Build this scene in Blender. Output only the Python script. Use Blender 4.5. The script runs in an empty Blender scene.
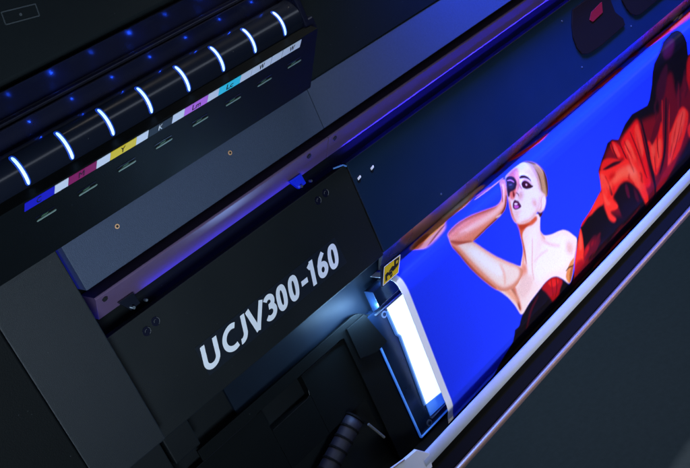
import bpy, bmesh, math, random
import numpy as np
from mathutils import Vector, Matrix
R = math.radians
random.seed(4)
scene = bpy.context.scene
C = scene.collection

# ------------------------------------------------------------------ camera
cam_data = bpy.data.cameras.new('camera')
cam = bpy.data.objects.new('camera', cam_data)
C.objects.link(cam)
cam_data.sensor_width = 36.0
cam_data.lens = 36.0 * 900.0 / 690.0
cam_data.clip_start = 0.02
cam_data.clip_end = 100.0
right = Vector((0.66094152, -0.64843411, -0.37774267))
down = Vector((-0.52433898, -0.03892792, -0.85061933))
fwd = Vector((0.53686585, 0.76027484, -0.36572836))
m = Matrix((right, -down, -fwd)).transposed().to_4x4()
m.translation = Vector((0, -1.0, 1.5))
cam.matrix_world = m
scene.camera = cam

# ------------------------------------------------------------------ world, exposure
world = bpy.data.worlds.new('World')
scene.world = world
world.use_nodes = True
bg = world.node_tree.nodes['Background']
bg.inputs[0].default_value = (0.20, 0.34, 0.55, 1)
bg.inputs[1].default_value = 0.03
scene.view_settings.view_transform = 'Standard'
scene.view_settings.look = 'None'
scene.view_settings.exposure = 0.0
scene.view_settings.gamma = 1.0

# ------------------------------------------------------------------ lamps
def area(name, loc, target, size, size_y, power, color, spread=180):
    d = bpy.data.lights.new(name, 'AREA')
    d.shape = 'RECTANGLE'; d.size = size; d.size_y = size_y
    d.energy = power; d.color = color; d.spread = R(spread)
    o = bpy.data.objects.new(name, d); C.objects.link(o)
    o.location = loc
    o.rotation_euler = (Vector(target) - Vector(loc)).to_track_quat('-Z', 'Y').to_euler()
    return o
# key softbox low in front of the print
area('print_softbox', (0.50, -1.30, 0.52), (1.28, 0.0, 0.64), 0.35, 0.25, 1.85, (1.0, 0.93, 0.83), 50)
# weak cool fill added on the operator side
area('fill_light', (-0.35, -1.55, 0.95), (0.36, -0.05, 1.2), 0.5, 0.5, 2.0, (0.70, 0.86, 1.0), 42)
# long strip light above the operator side: the streak on the tube and the grey panels
area('strip_softbox', (0.95, -1.20, 1.70), (0.45, -0.1, 1.3), 1.5, 0.20, 1.2, (0.72, 0.82, 1.0))
# blue stage light from the right
area('blue_stage_light', (1.95, -0.16, 1.62), (1.95, 0.0, 1.16), 1.9, 0.08, 40, (0.006, 0.08, 1.0), 80)
# thin overhead fill, added to brighten the flat film at the slot
area('overhead_fill', (1.35, -0.34, 1.95), (1.35, -0.02, .92), 1.5, 0.05, 1.4, (1.0, 0.93, 0.86), 45)
# warm light added far right for highlights on bronze bar and white tube
area('rim_light', (3.2, -1.30, 1.65), (1.6, -.05, .45), 2.6, 0.15, 1.0, (1.0, 0.90, 0.78), 50)
# fill added behind the machine to brighten the floor
area('floor_fill', (2.2, 2.6, 2.3), (1.9, .8, 0), 1.2, 0.8, 16, (0.55, 0.78, 1.0), 120)

# ------------------------------------------------------------------ materials
def mat(name, col, rough=0.5, metal=0.0, spec=0.5, bump=0.0, bscale=900.0, var=0.0, vscale=30.0, coat=0.0, dust=0.0, emit=None, estr=0.0, rvar=0.08):
    mt = bpy.data.materials.new(name); mt.use_nodes = True
    nt = mt.node_tree; b = nt.nodes['Principled BSDF']
    b.inputs['Base Color'].default_value = (*col, 1)
    b.inputs['Roughness'].default_value = rough
    b.inputs['Metallic'].default_value = metal
    b.inputs['Specular IOR Level'].default_value = spec
    b.inputs['Coat Weight'].default_value = coat
    b.inputs['Coat Roughness'].default_value = 0.08
    tc = nt.nodes.new('ShaderNodeTexCoord')
    if var > 0:
        n = nt.nodes.new('ShaderNodeTexNoise'); n.inputs['Scale'].default_value = vscale
        n.inputs['Detail'].default_value = 6; n.inputs['Roughness'].default_value = 0.65
        nt.links.new(tc.outputs['Object'], n.inputs['Vector'])
        mx = nt.nodes.new('ShaderNodeMix'); mx.data_type = 'RGBA'
        mx.inputs[6].default_value = (*[c * (1 - var) for c in col], 1)
        mx.inputs[7].default_value = (*[min(1, c * (1 + var)) for c in col], 1)
        nt.links.new(n.outputs['Fac'], mx.inputs[0])
        nt.links.new(mx.outputs[2], b.inputs['Base Color'])
    if dust > 0:                                         # sparse pale specks of dust
        vo = nt.nodes.new('ShaderNodeTexVoronoi'); vo.inputs['Scale'].default_value = 95
        nt.links.new(tc.outputs['Object'], vo.inputs['Vector'])
        c1 = nt.nodes.new('ShaderNodeMapRange'); c1.inputs[1].default_value = .035; c1.inputs[2].default_value = .075
        c1.inputs[3].default_value = dust; c1.inputs[4].default_value = 0
        nt.links.new(vo.outputs['Distance'], c1.inputs[0])
        sp = nt.nodes.new('ShaderNodeSeparateColor'); nt.links.new(vo.outputs['Color'], sp.inputs[0])
        gt = nt.nodes.new('ShaderNodeMath'); gt.operation = 'GREATER_THAN'; gt.inputs[1].default_value = .72
        nt.links.new(sp.outputs[0], gt.inputs[0])
        mu = nt.nodes.new('ShaderNodeMath'); mu.operation = 'MULTIPLY'
        nt.links.new(c1.outputs[0], mu.inputs[0]); nt.links.new(gt.outputs[0], mu.inputs[1])
        dm = nt.nodes.new('ShaderNodeMix'); dm.data_type = 'RGBA'; dm.inputs[7].default_value = (.10, .11, .12, 1)
        src = b.inputs['Base Color'].links
        if src: nt.links.new(src[0].from_socket, dm.inputs[6])
        else: dm.inputs[6].default_value = (*col, 1)
        nt.links.new(mu.outputs[0], dm.inputs[0]); nt.links.new(dm.outputs[2], b.inputs['Base Color'])
    if rvar > 0:
        n2 = nt.nodes.new('ShaderNodeTexNoise'); n2.inputs['Scale'].default_value = 14
        n2.inputs['Detail'].default_value = 8
        nt.links.new(tc.outputs['Object'], n2.inputs['Vector'])
        mr = nt.nodes.new('ShaderNodeMapRange')
        mr.inputs[3].default_value = max(0.02, rough - rvar); mr.inputs[4].default_value = min(1, rough + rvar)
        nt.links.new(n2.outputs['Fac'], mr.inputs[0]); nt.links.new(mr.outputs[0], b.inputs['Roughness'])
    if bump > 0:
        n3 = nt.nodes.new('ShaderNodeTexNoise'); n3.inputs['Scale'].default_value = bscale
        n3.inputs['Detail'].default_value = 3
        nt.links.new(tc.outputs['Object'], n3.inputs['Vector'])
        bp = nt.nodes.new('ShaderNodeBump'); bp.inputs['Strength'].default_value = bump
        bp.inputs['Distance'].default_value = 0.0006
        nt.links.new(n3.outputs['Fac'], bp.inputs['Height']); nt.links.new(bp.outputs[0], b.inputs['Normal'])
    if emit:
        b.inputs['Emission Color'].default_value = (*emit, 1); b.inputs['Emission Strength'].default_value = estr
    return mt
M = {}
M['black'] = mat('black_plastic', (.0032, .0044, .0052), .55, spec=.09, bump=.35, var=.15, dust=.35)
M['black_soft'] = mat('black_cover', (.006, .009, .011), .5, spec=.15, bump=.3, var=.15, dust=.35)
M['door'] = mat('door_plastic', (.0055, .0080, .0100), .48, spec=.3, bump=.3, var=.2, vscale=8, dust=.35)
M['fascia'] = mat('slate_powder_coat', (.0050, .0085, .0130), .5, spec=.35, bump=.6, bscale=1400, var=.3, vscale=220, dust=.35)
M['panel'] = mat('grey_powder_coat', (.040, .056, .100), .55, spec=.3, bump=.8, bscale=1400, var=.22, vscale=260, dust=.35)
M['cover'] = mat('blue_black_cover', (.005, .016, .042), .36, spec=.3, bump=.15, var=.2, vscale=6, rvar=.12, dust=.35)
M['gloss'] = mat('gloss_black', (.006, .008, .016), .22, spec=.6, coat=.3, var=.1, rvar=.05, dust=.35)
M['gloss2'] = mat('satin_black', (.004, .005, .016), .27, spec=.7, var=.1, rvar=.06)
M['rail'] = mat('mauve_anodised_metal', (.15, .095, .19), .42, metal=.4, bump=.2, bscale=500, var=.1, vscale=60)
M['steel'] = mat('brushed_steel', (.42, .40, .40), .26, metal=1, bump=.2, bscale=300)
M['blade'] = mat('satin_steel', (.30, .26, .26), .28, metal=.9, bump=.2, bscale=300)
M['platen'] = mat('polished_platen', (.0055, .0100, .0190), .5, metal=0, spec=.12, var=.35, vscale=20)
M['lampbox'] = mat('navy_gloss_metal', (.008, .02, .055), .2, metal=.3, spec=.6, var=.3, vscale=30)
M['edge_blue'] = mat('blue_anodised_edge', (.16, .42, 1.0), .3, metal=.5)
for k, c in zip('abcd', ((.34, .58, .95), (.13, .30, .75), (.045, .14, .48), (.015, .055, .22))):
    M['glow_' + k] = mat('glow_falloff_' + k, (.05, .1, .2), .4, emit=c, estr=1.0, rvar=0)  # emissive bands paint the diffuser's glow fading across the plate
M['edge_glow'] = mat('edge_glow', (.1, .3, .8), .3, emit=(.02, .11, .62), estr=.5, rvar=0)  # emission stands in for lamp light on the housing edges and reflector
M['blue_lit_latch'] = mat('blue_lit_latch', (.012, .03, .85), .3, var=.2, vscale=80)  # blue light caught by the latch, put into its base colour
M['void'] = mat('matt_black', (.003, .0035, .004), .7, spec=.08)
M['lettering'] = mat('white_lettering', (.80, .84, .92), .5, rvar=0)
M['decal'] = mat('navy_decal', (.0065, .0105, .018), .4)
M['white'] = mat('white_film', (.62, .68, .80), .5, var=.06, vscale=40)
M['tube'] = mat('white_coated_tube', (.36, .43, .57), .55, var=.10, vscale=60, bump=.3, bscale=200)
M['brass'] = mat('brass', (.95, .55, .30), .45, metal=.5)
M['copper'] = mat('bronze_bar', (.60, .42, .28), .36, metal=.85, rvar=.02)
M['screw'] = mat('pale_screw_metal', (.42, .52, .62), .3, metal=.9)
M['darkscrew'] = mat('dark_screw_metal', (.05, .055, .06), .3, metal=.9)
M['floor'] = mat('floor_vinyl', (.055, .075, .098), .8, spec=.1, bump=.9, bscale=120, var=.22, vscale=55)
M['yellow'] = mat('yellow_label', (.62, .42, .01), .45, var=.05)
M['ink_black'] = mat('label_black', (.01, .01, .012), .5)
M['hose'] = mat('navy_hose', (.003, .0035, .012), .6)
M['grey_bracket'] = mat('grey_bracket', (.13, .14, .14), .45, metal=.4)
M['lowbody'] = mat('dark_grey_body', (.006, .008, .010), .55, spec=.15, bump=.4, var=.25, vscale=15)
M['slot'] = mat('pale_green_tab', (.22, .32, .29), .4)
M['mark_green'] = mat('green_mark', (.05, .12, .07), .5)
M['darkred'] = mat('dark_red_reflection', (.24, .008, .012), .6, spec=.1)  # red part of the reflection drawn on the cover
M['reflected_shape'] = mat('brown_black_reflection', (.008, .005, .004), .7, spec=.08)  # dark tone of the reflections drawn on the cover
M['led'] = mat('led_white', (.6, .8, 1), .4, emit=(.46, .82, 1.08), estr=1.0, rvar=0)
M['led_glow'] = mat('led_blue_halo', (.02, .05, .3), .4, emit=(.004, .05, .50), estr=.6, rvar=0)  # emission paints the blue halo beside each arc
M['blue_led'] = mat('blue_led_strip', (.02, .02, .3), .4, emit=(.02, .03, 1.0), estr=1.0, rvar=0)
M['diffuser'] = mat('lit_diffuser', (.8, .9, 1), .4, emit=(.78, .93, 1.12), estr=1.1, rvar=0)
M['icon'] = mat('grey_icon_print', (.040, .050, .058), .5)
LABEL = {'blue': (.012, .012, .58), 'white': (.70, .74, .88), 'magenta': (.28, .008, .11), 'yellow': (.82, .58, .01),
         'black': (.002, .002, .003), 'pink': (.62, .17, .85), 'cyan': (.04, .68, .92)}
for k, v in LABEL.items(): M['lab_' + k] = mat('label_' + k, v, .45, rvar=0)

# ------------------------------------------------------------------ helpers
def link(name, bm, material, parent=None, smooth=False, origin=None):
    bmesh.ops.recalc_face_normals(bm, faces=bm.faces[:])
    me = bpy.data.meshes.new(name)
    if smooth:
        for f in bm.faces: f.smooth = True
    bm.to_mesh(me); bm.free()
    me.materials.append(M[material])
    o = bpy.data.objects.new(name, me); C.objects.link(o)
    if parent is not None:
        o.parent = parent; o.matrix_parent_inverse = world_of(parent).inverted()
    return o
def world_of(o):
    return Matrix.Translation(Vector((1.20, 0.25, 0))) if o.type == 'EMPTY' else Matrix.Identity(4)
def bevel(bm, w, seg=2, ang=30):
    if w <= 0: return
    es = [e for e in bm.edges if len(e.link_faces) == 2 and e.calc_face_angle(0) > R(ang)]
    bmesh.ops.bevel(bm, geom=es, offset=w, segments=seg, affect='EDGES', profile=.6, clamp_overlap=True)
def prism(x0, x1, pts, bm=None, bev=.001):
    """closed (y,z) outline run along X"""
    b = bmesh.new()
    a = [b.verts.new((x0, y, z)) for y, z in pts]
    c = [b.verts.new((x1, y, z)) for y, z in pts]
    n = len(pts)
    b.faces.new(a); b.faces.new(c[::-1])
    for i in range(n): b.faces.new((a[i], a[(i + 1) % n], c[(i + 1) % n], c[i]))
    bmesh.ops.recalc_face_normals(b, faces=b.faces[:])
    bevel(b, bev)
    return merge(bm, b)
def merge(bm, b):
    if bm is None: return b
    me = bpy.data.meshes.new('t'); b.to_mesh(me); b.free(); bm.from_mesh(me); bpy.data.meshes.remove(me)
    return bm
def box(x0, x1, y0, y1, z0, z1, bm=None, bev=.001):
    return prism(x0, x1, [(y0, z0), (y1, z0), (y1, z1), (y0, z1)], bm, bev)
def plate(pts, y0, y1, bm=None, bev=.0006):
    """closed (x,z) outline with thickness in Y"""
    b = bmesh.new()
    a = [b.verts.new((x, y0, z)) for x, z in pts]; c = [b.verts.new((x, y1, z)) for x, z in pts]
    n = len(pts)
    b.faces.new(a); b.faces.new(c[::-1])
    for i in range(n): b.faces.new((a[i], a[(i + 1) % n], c[(i + 1) % n], c[i]))
    bmesh.ops.recalc_face_normals(b, faces=b.faces[:])
    bevel(b, bev)
    return merge(bm, b)
def tube(pts, r, bm=None, seg=16, caps=True):
    """round tube through points"""
    b = bmesh.new(); rings = []
    pts = [Vector(p) for p in pts]
    for i, p in enumerate(pts):
        t = (pts[min(i + 1, len(pts) - 1)] - pts[max(i - 1, 0)]).normalized()
        u = t.orthogonal().normalized() if i == 0 else (u - t * u.dot(t)).normalized()
        v = t.cross(u)
        rings.append([b.verts.new(p + (u * math.cos(2 * math.pi * k / seg) + v * math.sin(2 * math.pi * k / seg)) * r) for k in range(seg)])
    for a, c in zip(rings, rings[1:]):
        for k in range(seg): b.faces.new((a[k], a[(k + 1) % seg], c[(k + 1) % seg], c[k]))
    if caps: b.faces.new(rings[0][::-1]); b.faces.new(rings[-1])
    return merge(bm, b)
def disc(c, r, h, bm=None, n=(0, -1, 0), seg=20, bev=.0004):
    """short cylinder standing on c, pointing along n"""
    c = Vector(c); n = Vector(n).normalized()
    b = tube([c, c + n * h], r, None, seg); bevel(b, bev, 2, 50)
    return merge(bm, b)
def text(name, body, size, width_to, x0, x1, place, material, parent, bold=.0, thick=.0003):
    cu = bpy.data.curves.new(name, 'FONT'); cu.body = body; cu.size = 1.0
    cu.offset = bold; cu.extrude = 0.0; cu.resolution_u = 5
    cu.space_character = 1.0 + bold * .9
    tmp = bpy.data.objects.new('tmp', cu); C.objects.link(tmp)
    bpy.context.view_layer.update()
    me = bpy.data.meshes.new_from_object(tmp.evaluated_get(bpy.context.evaluated_depsgraph_get()))
    bpy.data.objects.remove(tmp); bpy.data.curves.remove(cu)
    v = np.array([q.co[:] for q in me.vertices])
    lo, hi = v.min(0), v.max(0)
    for q in me.vertices:
        a = (q.co.x - lo[0]) / (hi[0] - lo[0]); h = (q.co.y - lo[1]) / (hi[1] - lo[1])
        q.co = place(x0 + a * (x1 - x0), h)
    b = bmesh.new(); b.from_mesh(me); bpy.data.meshes.remove(me)
    r = bmesh.ops.extrude_face_region(b, geom=b.faces[:])
    bmesh.ops.translate(b, verts=[g for g in r['geom'] if isinstance(g, bmesh.types.BMVert)], vec=(0, -thick, 0))
    return link(name, b, material, parent)

# ------------------------------------------------------------------ floor
fb = bmesh.new()
bmesh.ops.create_grid(fb, x_segments=2, y_segments=2, size=30)
floor = link('floor', fb, 'floor'); floor['kind'] = 'structure'

# ------------------------------------------------------------------ the printer
prn = bpy.data.objects.new('wide_format_printer', None); C.objects.link(prn)
prn.location = (1.20, 0.25, 0)
prn['label'] = 'black inkjet printer with eight glowing arcs and a white model number on its door'
prn['category'] = 'printer'
P = prn
XL, XR = -0.45, 2.75

# inner carcass, behind everything
b = box(XL, XR, .06, .52, .60, 1.40, bev=.004)
link('carcass', b, 'black', P)
# stand under the carcass, outside the picture at both ends
for x in (XL + .08, XR - .14):
    leg = link('leg', box(x, x + .06, .24, .30, .06, .60, None, .003), 'black', P)
    link('foot', box(x - .01, x + .07, -.05, .58, .02, .059, None, .003), 'black', leg)

# --- top cover with the printed frame icon
def zt(y, th): return 1.5 - (y + 1) * math.tan(R(th))
top = link('top_cover', prism(XL, 3.2, [(-.048, 1.420), (-.050, 1.428), (.02, 1.72), (.50, 1.74), (.50, 1.42)], bev=.003), 'black_soft', P)
def tc(x, z, lift=.0008):      # a point on the sloping face of the top cover
    t = (z - 1.428) / (1.72 - 1.428); return (x, -.050 + .070 * t - lift, z)
b = None
for (xa, za), (xc, zc) in (((.392, 1.489), (.430, 1.4825)), ((.430, 1.4825), (.4265, 1.470)), ((.392, 1.489), (.3885, 1.476)), ((.3885, 1.476), (.4265, 1.470))):
    b = tube([tc(xa, za, .0002), tc(xc, zc, .0002)], .0008, b, 8)
b = disc(tc(.409, 1.479, 0), .0016, .0006, b)
link('frame_icon', b, 'icon', top)
# two glossy steps between the top cover and the ink tube
link('upper_step', prism(XL, .705, [(-.072, 1.392), (-.054, 1.3925), (-.0655, 1.4195), (.02, 1.4195), (.02, 1.388), (-.072, 1.388)], bev=.001), 'gloss2', P)
link('lower_step', prism(XL, .705, [(-.0735, 1.352), (-.0840, 1.3875), (.02, 1.3875), (.02, 1.352)], bev=.0006), 'gloss2', P)
# upper cover right of the ink bay
link('upper_cover', prism(.716, 3.2, [(-.0352, 1.2475), (-.046, 1.4195), (.055, 1.4195), (.055, 1.245)], bev=.002), 'black_soft', P)

# --- ink bay: front with colour labels, rounded tube with light arcs
FY0, FZ0 = -.1222, 1.3224
DY, DZ = .637, -.771           # down the sloping front
def fr(x, s, lift=0.0):        # point on the ink bay front
    return (x, FY0 + DY * s - lift * .771, FZ0 + DZ * s - lift * .637)
bay = link('ink_bay_front', prism(XL, .709, [(FY0, FZ0), (FY0 + DY * .0975, FZ0 + DZ * .0975), (-.036, 1.2475), (.05, 1.2475), (.05, 1.330), (-.105, 1.330)], bev=.0008), 'black', P)
tb = None
YC, ZC, RC = -.090, 1.345, .0220
tb = tube([(XL, YC, ZC), (.700, YC, ZC)], RC, None, 64, False)
inkt = link('ink_tube', tb, 'gloss', P, True)
inkt.data.shade_smooth()
b = box(.7005, .709, -.112, -.04, 1.328, 1.372, None, .002)
b = prism(.709, .722, [(-.106, 1.318), (-.106, 1.336), (-.05, 1.344), (-.05, 1.318)], b, .002)
link('tube_end_cap', b, 'gloss2', P)
def arc_mesh(x, w, lift, a0, a1):
    b = bmesh.new(); N = 22; sec = 8
    rings = []
    for i in range(N + 1):
        t = i / N; a = R(a0 + (a1 - a0) * t)
        ww = w * (1.0 if 0.06 < t < .94 else (.55 if t in (0, 1) else .85))
        ring = []
        for j in range(sec):
            q = 2 * math.pi * j / sec
            dx = ww * math.cos(q); dr = lift * math.sin(q)
            rr = RC + dr
            ring.append(b.verts.new((x + dx, YC - rr * math.cos(a), ZC + rr * math.sin(a))))
        rings.append(ring)
    for r0, r1 in zip(rings, rings[1:]):
        for j in range(sec): b.faces.new((r0[j], r0[(j + 1) % sec], r1[(j + 1) % sec], r1[j]))
    b.faces.new(rings[0][::-1]); b.faces.new(rings[-1])
    return b
ARCX = [.3005, .3538, .4065, .4590, .5135, .5665, .6180, .6690]
for x in ARCX:
    g = link('light_arc_halo', arc_mesh(x, .0034, .0005, 60, -37), 'led_glow', inkt, True)  # wider glowing band stands in for the arc's blue halo
    link('light_arc', arc_mesh(x, .0021, .0009, 53, -34), 'led', inkt, True)
# added unseen point lights stand in for arc reflections on the glossy steps
def reflected_spot(x, y, z, p):
    d = bpy.data.lights.new('added_blue_light', 'POINT'); d.energy = p; d.color = (.01, .07, 1.0); d.shadow_soft_size = 0; d.specular_factor = 0
    o = bpy.data.objects.new('added_blue_light', d); C.objects.link(o); o.location = (x, y, z)
for k in range(8): reflected_spot(.345 + .0535 * k - .0535, -.0880, 1.378, .0024)
for k in range(8): reflected_spot(.350 + .0535 * k - .0535, -.073, 1.402, (.007, .002)[k % 2])
# colour label strip: (x0, x1, colour)
LAB = [(.2828, .3182, 'blue'), (.3186, .3350, 'white'), (.3354, .3705, 'magenta'), (.3709, .3884, 'white'), (.3888, .4231, 'yellow'),
       (.4235, .4396, 'white'), (.4400, .4738, 'black'), (.4742, .4912, 'white'), (.4916, .5262, 'pink'), (.5266, .5433, 'white'),
       (.5437, .5774, 'cyan'), (.5778, .5950, 'white'), (.5958, .6281, 'white'), (.6292, .6467, 'white'), (.6478, .6794, 'white')]
def slab(x0, x1, s0, s1, lift, material, parent, name, bev=.0001):
    b = bmesh.new()
    sk = -.0022      # the strip's ends lean a little
    co = [fr(x0, s0, 0), fr(x1, s0, 0), fr(x1 + sk, s1, 0), fr(x0 + sk, s1, 0)]
    cu = [fr(x0, s0, lift), fr(x1, s0, lift), fr(x1 + sk, s1, lift), fr(x0 + sk, s1, lift)]
    a = [b.verts.new(c) for c in co]; c = [b.verts.new(q) for q in cu]
    b.faces.new(a); b.faces.new(c[::-1])
    for i in range(4): b.faces.new((a[i], a[(i + 1) % 4], c[(i + 1) % 4], c[i]))
    return link(name, b, material, parent)
S0, S1 = .0022, .0128
for x0, x1, col in LAB:
    o = slab(x0, x1, S0, S1, .0006, 'lab_' + col, bay, 'colour_label')
    o['label'] = col + ' segment of the ink label strip'
def on_label(x, h):
    s = S1 - .0018 - h * (S1 - S0 - .0036)
    return fr(x - .0022 * (s - S0) / (S1 - S0), s, .0008)
for t, xc, w, mt in [('C', .2995, .0058, 'decal'), ('M', .3515, .0068, 'decal'), ('Y', .4050, .0062, 'ink_black'), ('K', .4570, .0058, 'lettering'),
                     ('Lm', .5093, .0125, 'ink_black'), ('Lc', .5606, .0105, 'ink_black'), ('W', .6124, .0085, 'ink_black'), ('W', .6640, .0085, 'ink_black')]:
    text('label_letter', t, 1, 0, xc - w / 2, xc + w / 2, on_label, mt, bay, .0 if t == 'M' else .012, .0002)
SL0 = fr(0, .0345)
for k in range(8):
    xa = .2935 + .0522 * k * 1.0 + (.0 if k < 4 else .002)
    b = bmesh.new()
    s = .0355
    sl = slab(xa, xa + .0215, s, s + .0010, .0012, 'slot', bay, 'cartridge_tab')
    slab(xa + .0055, xa + .0125, s - .0032, s - .0018, .0006, 'mark_green', sl, 'tab_mark')
    slab(xa - .002, xa + .0215, s - .0055, s - .0045, .0004, 'gloss2', sl, 'tab_recess')

# --- left fascia, grey panels, seams
fas = link('left_fascia', box(.2200, .3155, -.030, .05, .9665, 1.2440, None, .0015), 'fascia', P)
link('side_cover', box(XL, .2185, -.034, .05, .60, 1.2460, None, .002), 'black', P)
gp = link('grey_panel', box(.3215, .7215, -.034, .05, 1.1815, 1.2470, None, .0008), 'panel', P)
gp2 = link('grey_panel', box(.7228, 3.2, -.034, .05, 1.1815, 1.2470, None, .0008), 'panel', P)
def screw(x, y, z, r, parent, ring='brass', core='ink_black'):
    s = link('screw', disc((x, y, z), r, .0008), ring, parent, False)
    link('screw_recess', disc((x, y - .0008, z), r * .55, .0003, bev=0), core, s)
    return s
yy = -.034
for x in (.3905, .5700): screw(x, yy, 1.2255, .0029, gp)
# recess under the grey panel
link('recess_back', box(.3185, 3.2, .030, .055, 1.10, 1.1810, None, 0), 'black', P)
b = box(.3165, .3205, -.012, .028, 1.175, 1.2435, None, .0004)
link('seam_light', b, 'blue_led', fas)
link('seam_light', box(.3162, .3195, -.012, .028, 1.106, 1.132, None, .0004), 'blue_led', fas)

# --- mauve rail, leaning over the blue light strip
def rail(x0, x1):
    return prism(x0, x1, [(-.010, 1.1610), (-.0115, 1.1585), (.0135, 1.1270), (.0285, 1.1270), (.0285, 1.1610)], None, .0007)
r1 = link('rail_cover', rail(.3325, .7395), 'rail', P)
r2 = link('rail_cover', rail(.7405, 3.2), 'rail', P)
for x, rr in ((.3445, r1), (.6990, r1)):
    link('rail_screw', disc((x, -.0065, 1.1520), .0037, .0016, None, (0, -.78, -.62)), 'ink_black', rr)
s = link('rail_screw', disc((.7535, -.0065, 1.1518), .0034, .0012, None, (0, -.78, -.62)), 'ink_black', r2)
link('screw_ring', tube([Vector((.7535, -.0075, 1.1508)) + Vector((math.cos(a), -.62 * math.sin(a), .78 * math.sin(a))) * .0036 for a in [R(60 + 20 * i) for i in range(11)]], .0003, None, 6), 'steel', s)
link('recess_screw', disc((.775, .030, 1.168), .0022, .002), 'slot', P)
# the blue light strip itself
ls = link('blue_light_strip', prism(.42, 3.2, [(.0185, 1.0975), (.0245, 1.0975), (.0245, 1.1015), (.0185, 1.1015)], None, 0), 'blue_led', P)
area('rail_light', (2.03, .012, 1.098), (2.03, .0045, 1.15), 2.46, .006, 36.0, (.03, .02, 1.0), 150)
area('rail_light', (.56, .012, 1.098), (.56, .0045, 1.15), .30, .006, .10, (.03, .02, 1.0), 150)

# --- front door with the model number
dpts = [(.3255, .9515), (.7560, .9515), (.7560, 1.1010), (.7500, 1.1065), (.3205, 1.1065)]
door = link('front_door', plate([(.3225, .9505), (.7565, .9505), (.7565, 1.1070), (.3225, 1.1070)], .0, .012, None, .0016), 'door', P)
dec = link('model_decal', plate([(.4165, .9800), (.6885, .9805), (.6865, 1.0250), (.4165, 1.0245)], -.0004, .0, None, 0), 'decal', door)
def ribbon(b, pts, hw, y0, y1):
    closed = math.dist(pts[0], pts[-1]) < 1e-5
    if closed: pts = pts[:-1]
    """flat stroke of constant width with square ends"""
    P_ = [Vector((p[0], p[1])) for p in pts]; L, Rr = [], []
    for i, p in enumerate(P_):
        t0 = (p - P_[i - 1]).normalized() if i or closed else (P_[1] - p).normalized()
        t1 = (P_[(i + 1) % len(P_)] - p).normalized() if i < len(P_) - 1 or closed else t0
        tt = (t0 + t1).normalized(); k = 1 / max(.5, tt.dot(t0))
        n = Vector((-tt.y, tt.x)) * hw * k
        L.append(p + n); Rr.append(p - n)
    def sh(v, y): return (v.x + .27 * (v.y - .9855), y, v.y)
    ring = [[b.verts.new(sh(v, y)) for v in (l, r_) for y in (y0, y1)] for l, r_ in zip(L, Rr)]
    if closed: ring.append(ring[0])
    for q, w in zip(ring, ring[1:]):
        for i, j in ((0, 2), (2, 3), (3, 1), (1, 0)): b.faces.new((q[i], q[j], w[j], w[i]))
    if closed: return
    b.faces.new([ring[0][i] for i in (0, 1, 3, 2)]); b.faces.new([ring[-1][i] for i in (0, 2, 3, 1)])
def arc(cx, cz, rx, rz, a0, a1, n=16):
    return [(cx + rx * math.cos(R(a0 + (a1 - a0) * i / n)), cz + rz * math.sin(R(a0 + (a1 - a0) * i / n))) for i in range(n + 1)]
Z0, HT, HW = .9852, .0352, .0036
ZT = Z0 + HT; zi, zo = Z0 + HW, ZT - HW
def oval(x0, x1):
    q = []
    for i in range(33):
        a = 2 * math.pi * i / 32; c, s_ = math.cos(a), math.sin(a)
        q.append(((x0 + x1) / 2 + ((x1 - x0) / 2 - HW) * math.copysign(abs(c) ** .8, c), (Z0 + ZT) / 2 + (HT / 2 - HW) * math.copysign(abs(s_) ** .8, s_)))
    return q[:-1] + [q[0]]
G = [
 [[(.4170, ZT)] + arc(.4275, Z0 + .0125, .0105, .0089, 180, 360) + [(.4380, ZT)]],
 [arc(.4665, (Z0 + ZT) / 2, .0145, HT / 2 - HW, 62, 298, 26)],
 [[(.4885, ZT)] + arc(.4800, Z0 + .0125, .0085, .0089, 0, -100, 10)],
 [[(.4972, ZT), (.5098, Z0 + .0010)], [(.5235, ZT), (.5098, Z0 + .0010)]],
 [arc(.5360, ZT - .0105, .0072, .0069, 150, -70, 16)[:-2] + [(.5365, Z0 + .0190)], [(.5345, Z0 + .0190)] + arc(.5360, Z0 + .0112, .0085, .0076, 80, -148, 18)],
 [oval(.5500, .5695)], [oval(.5735, .5930)],
 [[(.5985, Z0 + .0145), (.6110, Z0 + .0145)]],
 [[(.6155, ZT - .0085), (.6235, ZT - .0030)], [(.6225, ZT), (.6225, Z0)]],
 [arc(.6425, Z0 + .0112, .0068, .0076, 0, 360, 24), [(.6470, ZT - .0016)] + [(.6405, ZT - .0075), (.6366, Z0 + .0200), (.6357, Z0 + .0125)]],
 [oval(.6555, .6755)]]
b = bmesh.new()
for k, g in enumerate(G):
    for q, st in enumerate(g): ribbon(b, st, HW, -.0006 - .00002 * q, -.0004)
link('model_number', b, 'lettering', door)
for x, z in ((.3722, 1.0835), (.3885, 1.0870), (.6868, 1.0870), (.7040, 1.0895)):
    g = link('door_plug', disc((x, .0004, z), .0062, .0010), 'gloss2', door)
    b = tube([(x + math.cos(R(a)) * .0052, -.0009, z + math.sin(R(a)) * .0052) for a in range(-70, 60, 12)], .00035, None, 6)
    b = tube([(x + math.cos(R(a)) * .0026, -.0009, z + math.sin(R(a)) * .0026) for a in range(60, 200, 14)], .0003, b, 6)
    link('plug_ring', b, 'grey_bracket', g)
def latch(x, lit):
    a = link('door_latch', plate([(x - .012, 1.134), (x + .011, 1.1335), (x + .0125, 1.117), (x - .002, 1.116)], .004, .010, None, .0006), 'blue_lit_latch' if lit else 'gloss', P)
    link('latch_pin', disc((x + .001, .004, 1.1185), .0020, .004), 'screw', a)
    link('latch_pin', disc((x + .020, .0055, 1.1165), .0018, .005), 'screw', a)
latch(.671, True)
latch(.372, False)
b = tube([(.735, .001, 1.1120), (.752, -.001, 1.1085), (.7565, -.001, 1.104)], .0014, None, 8)
link('door_hinge_tip', b, 'edge_blue', door)
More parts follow.
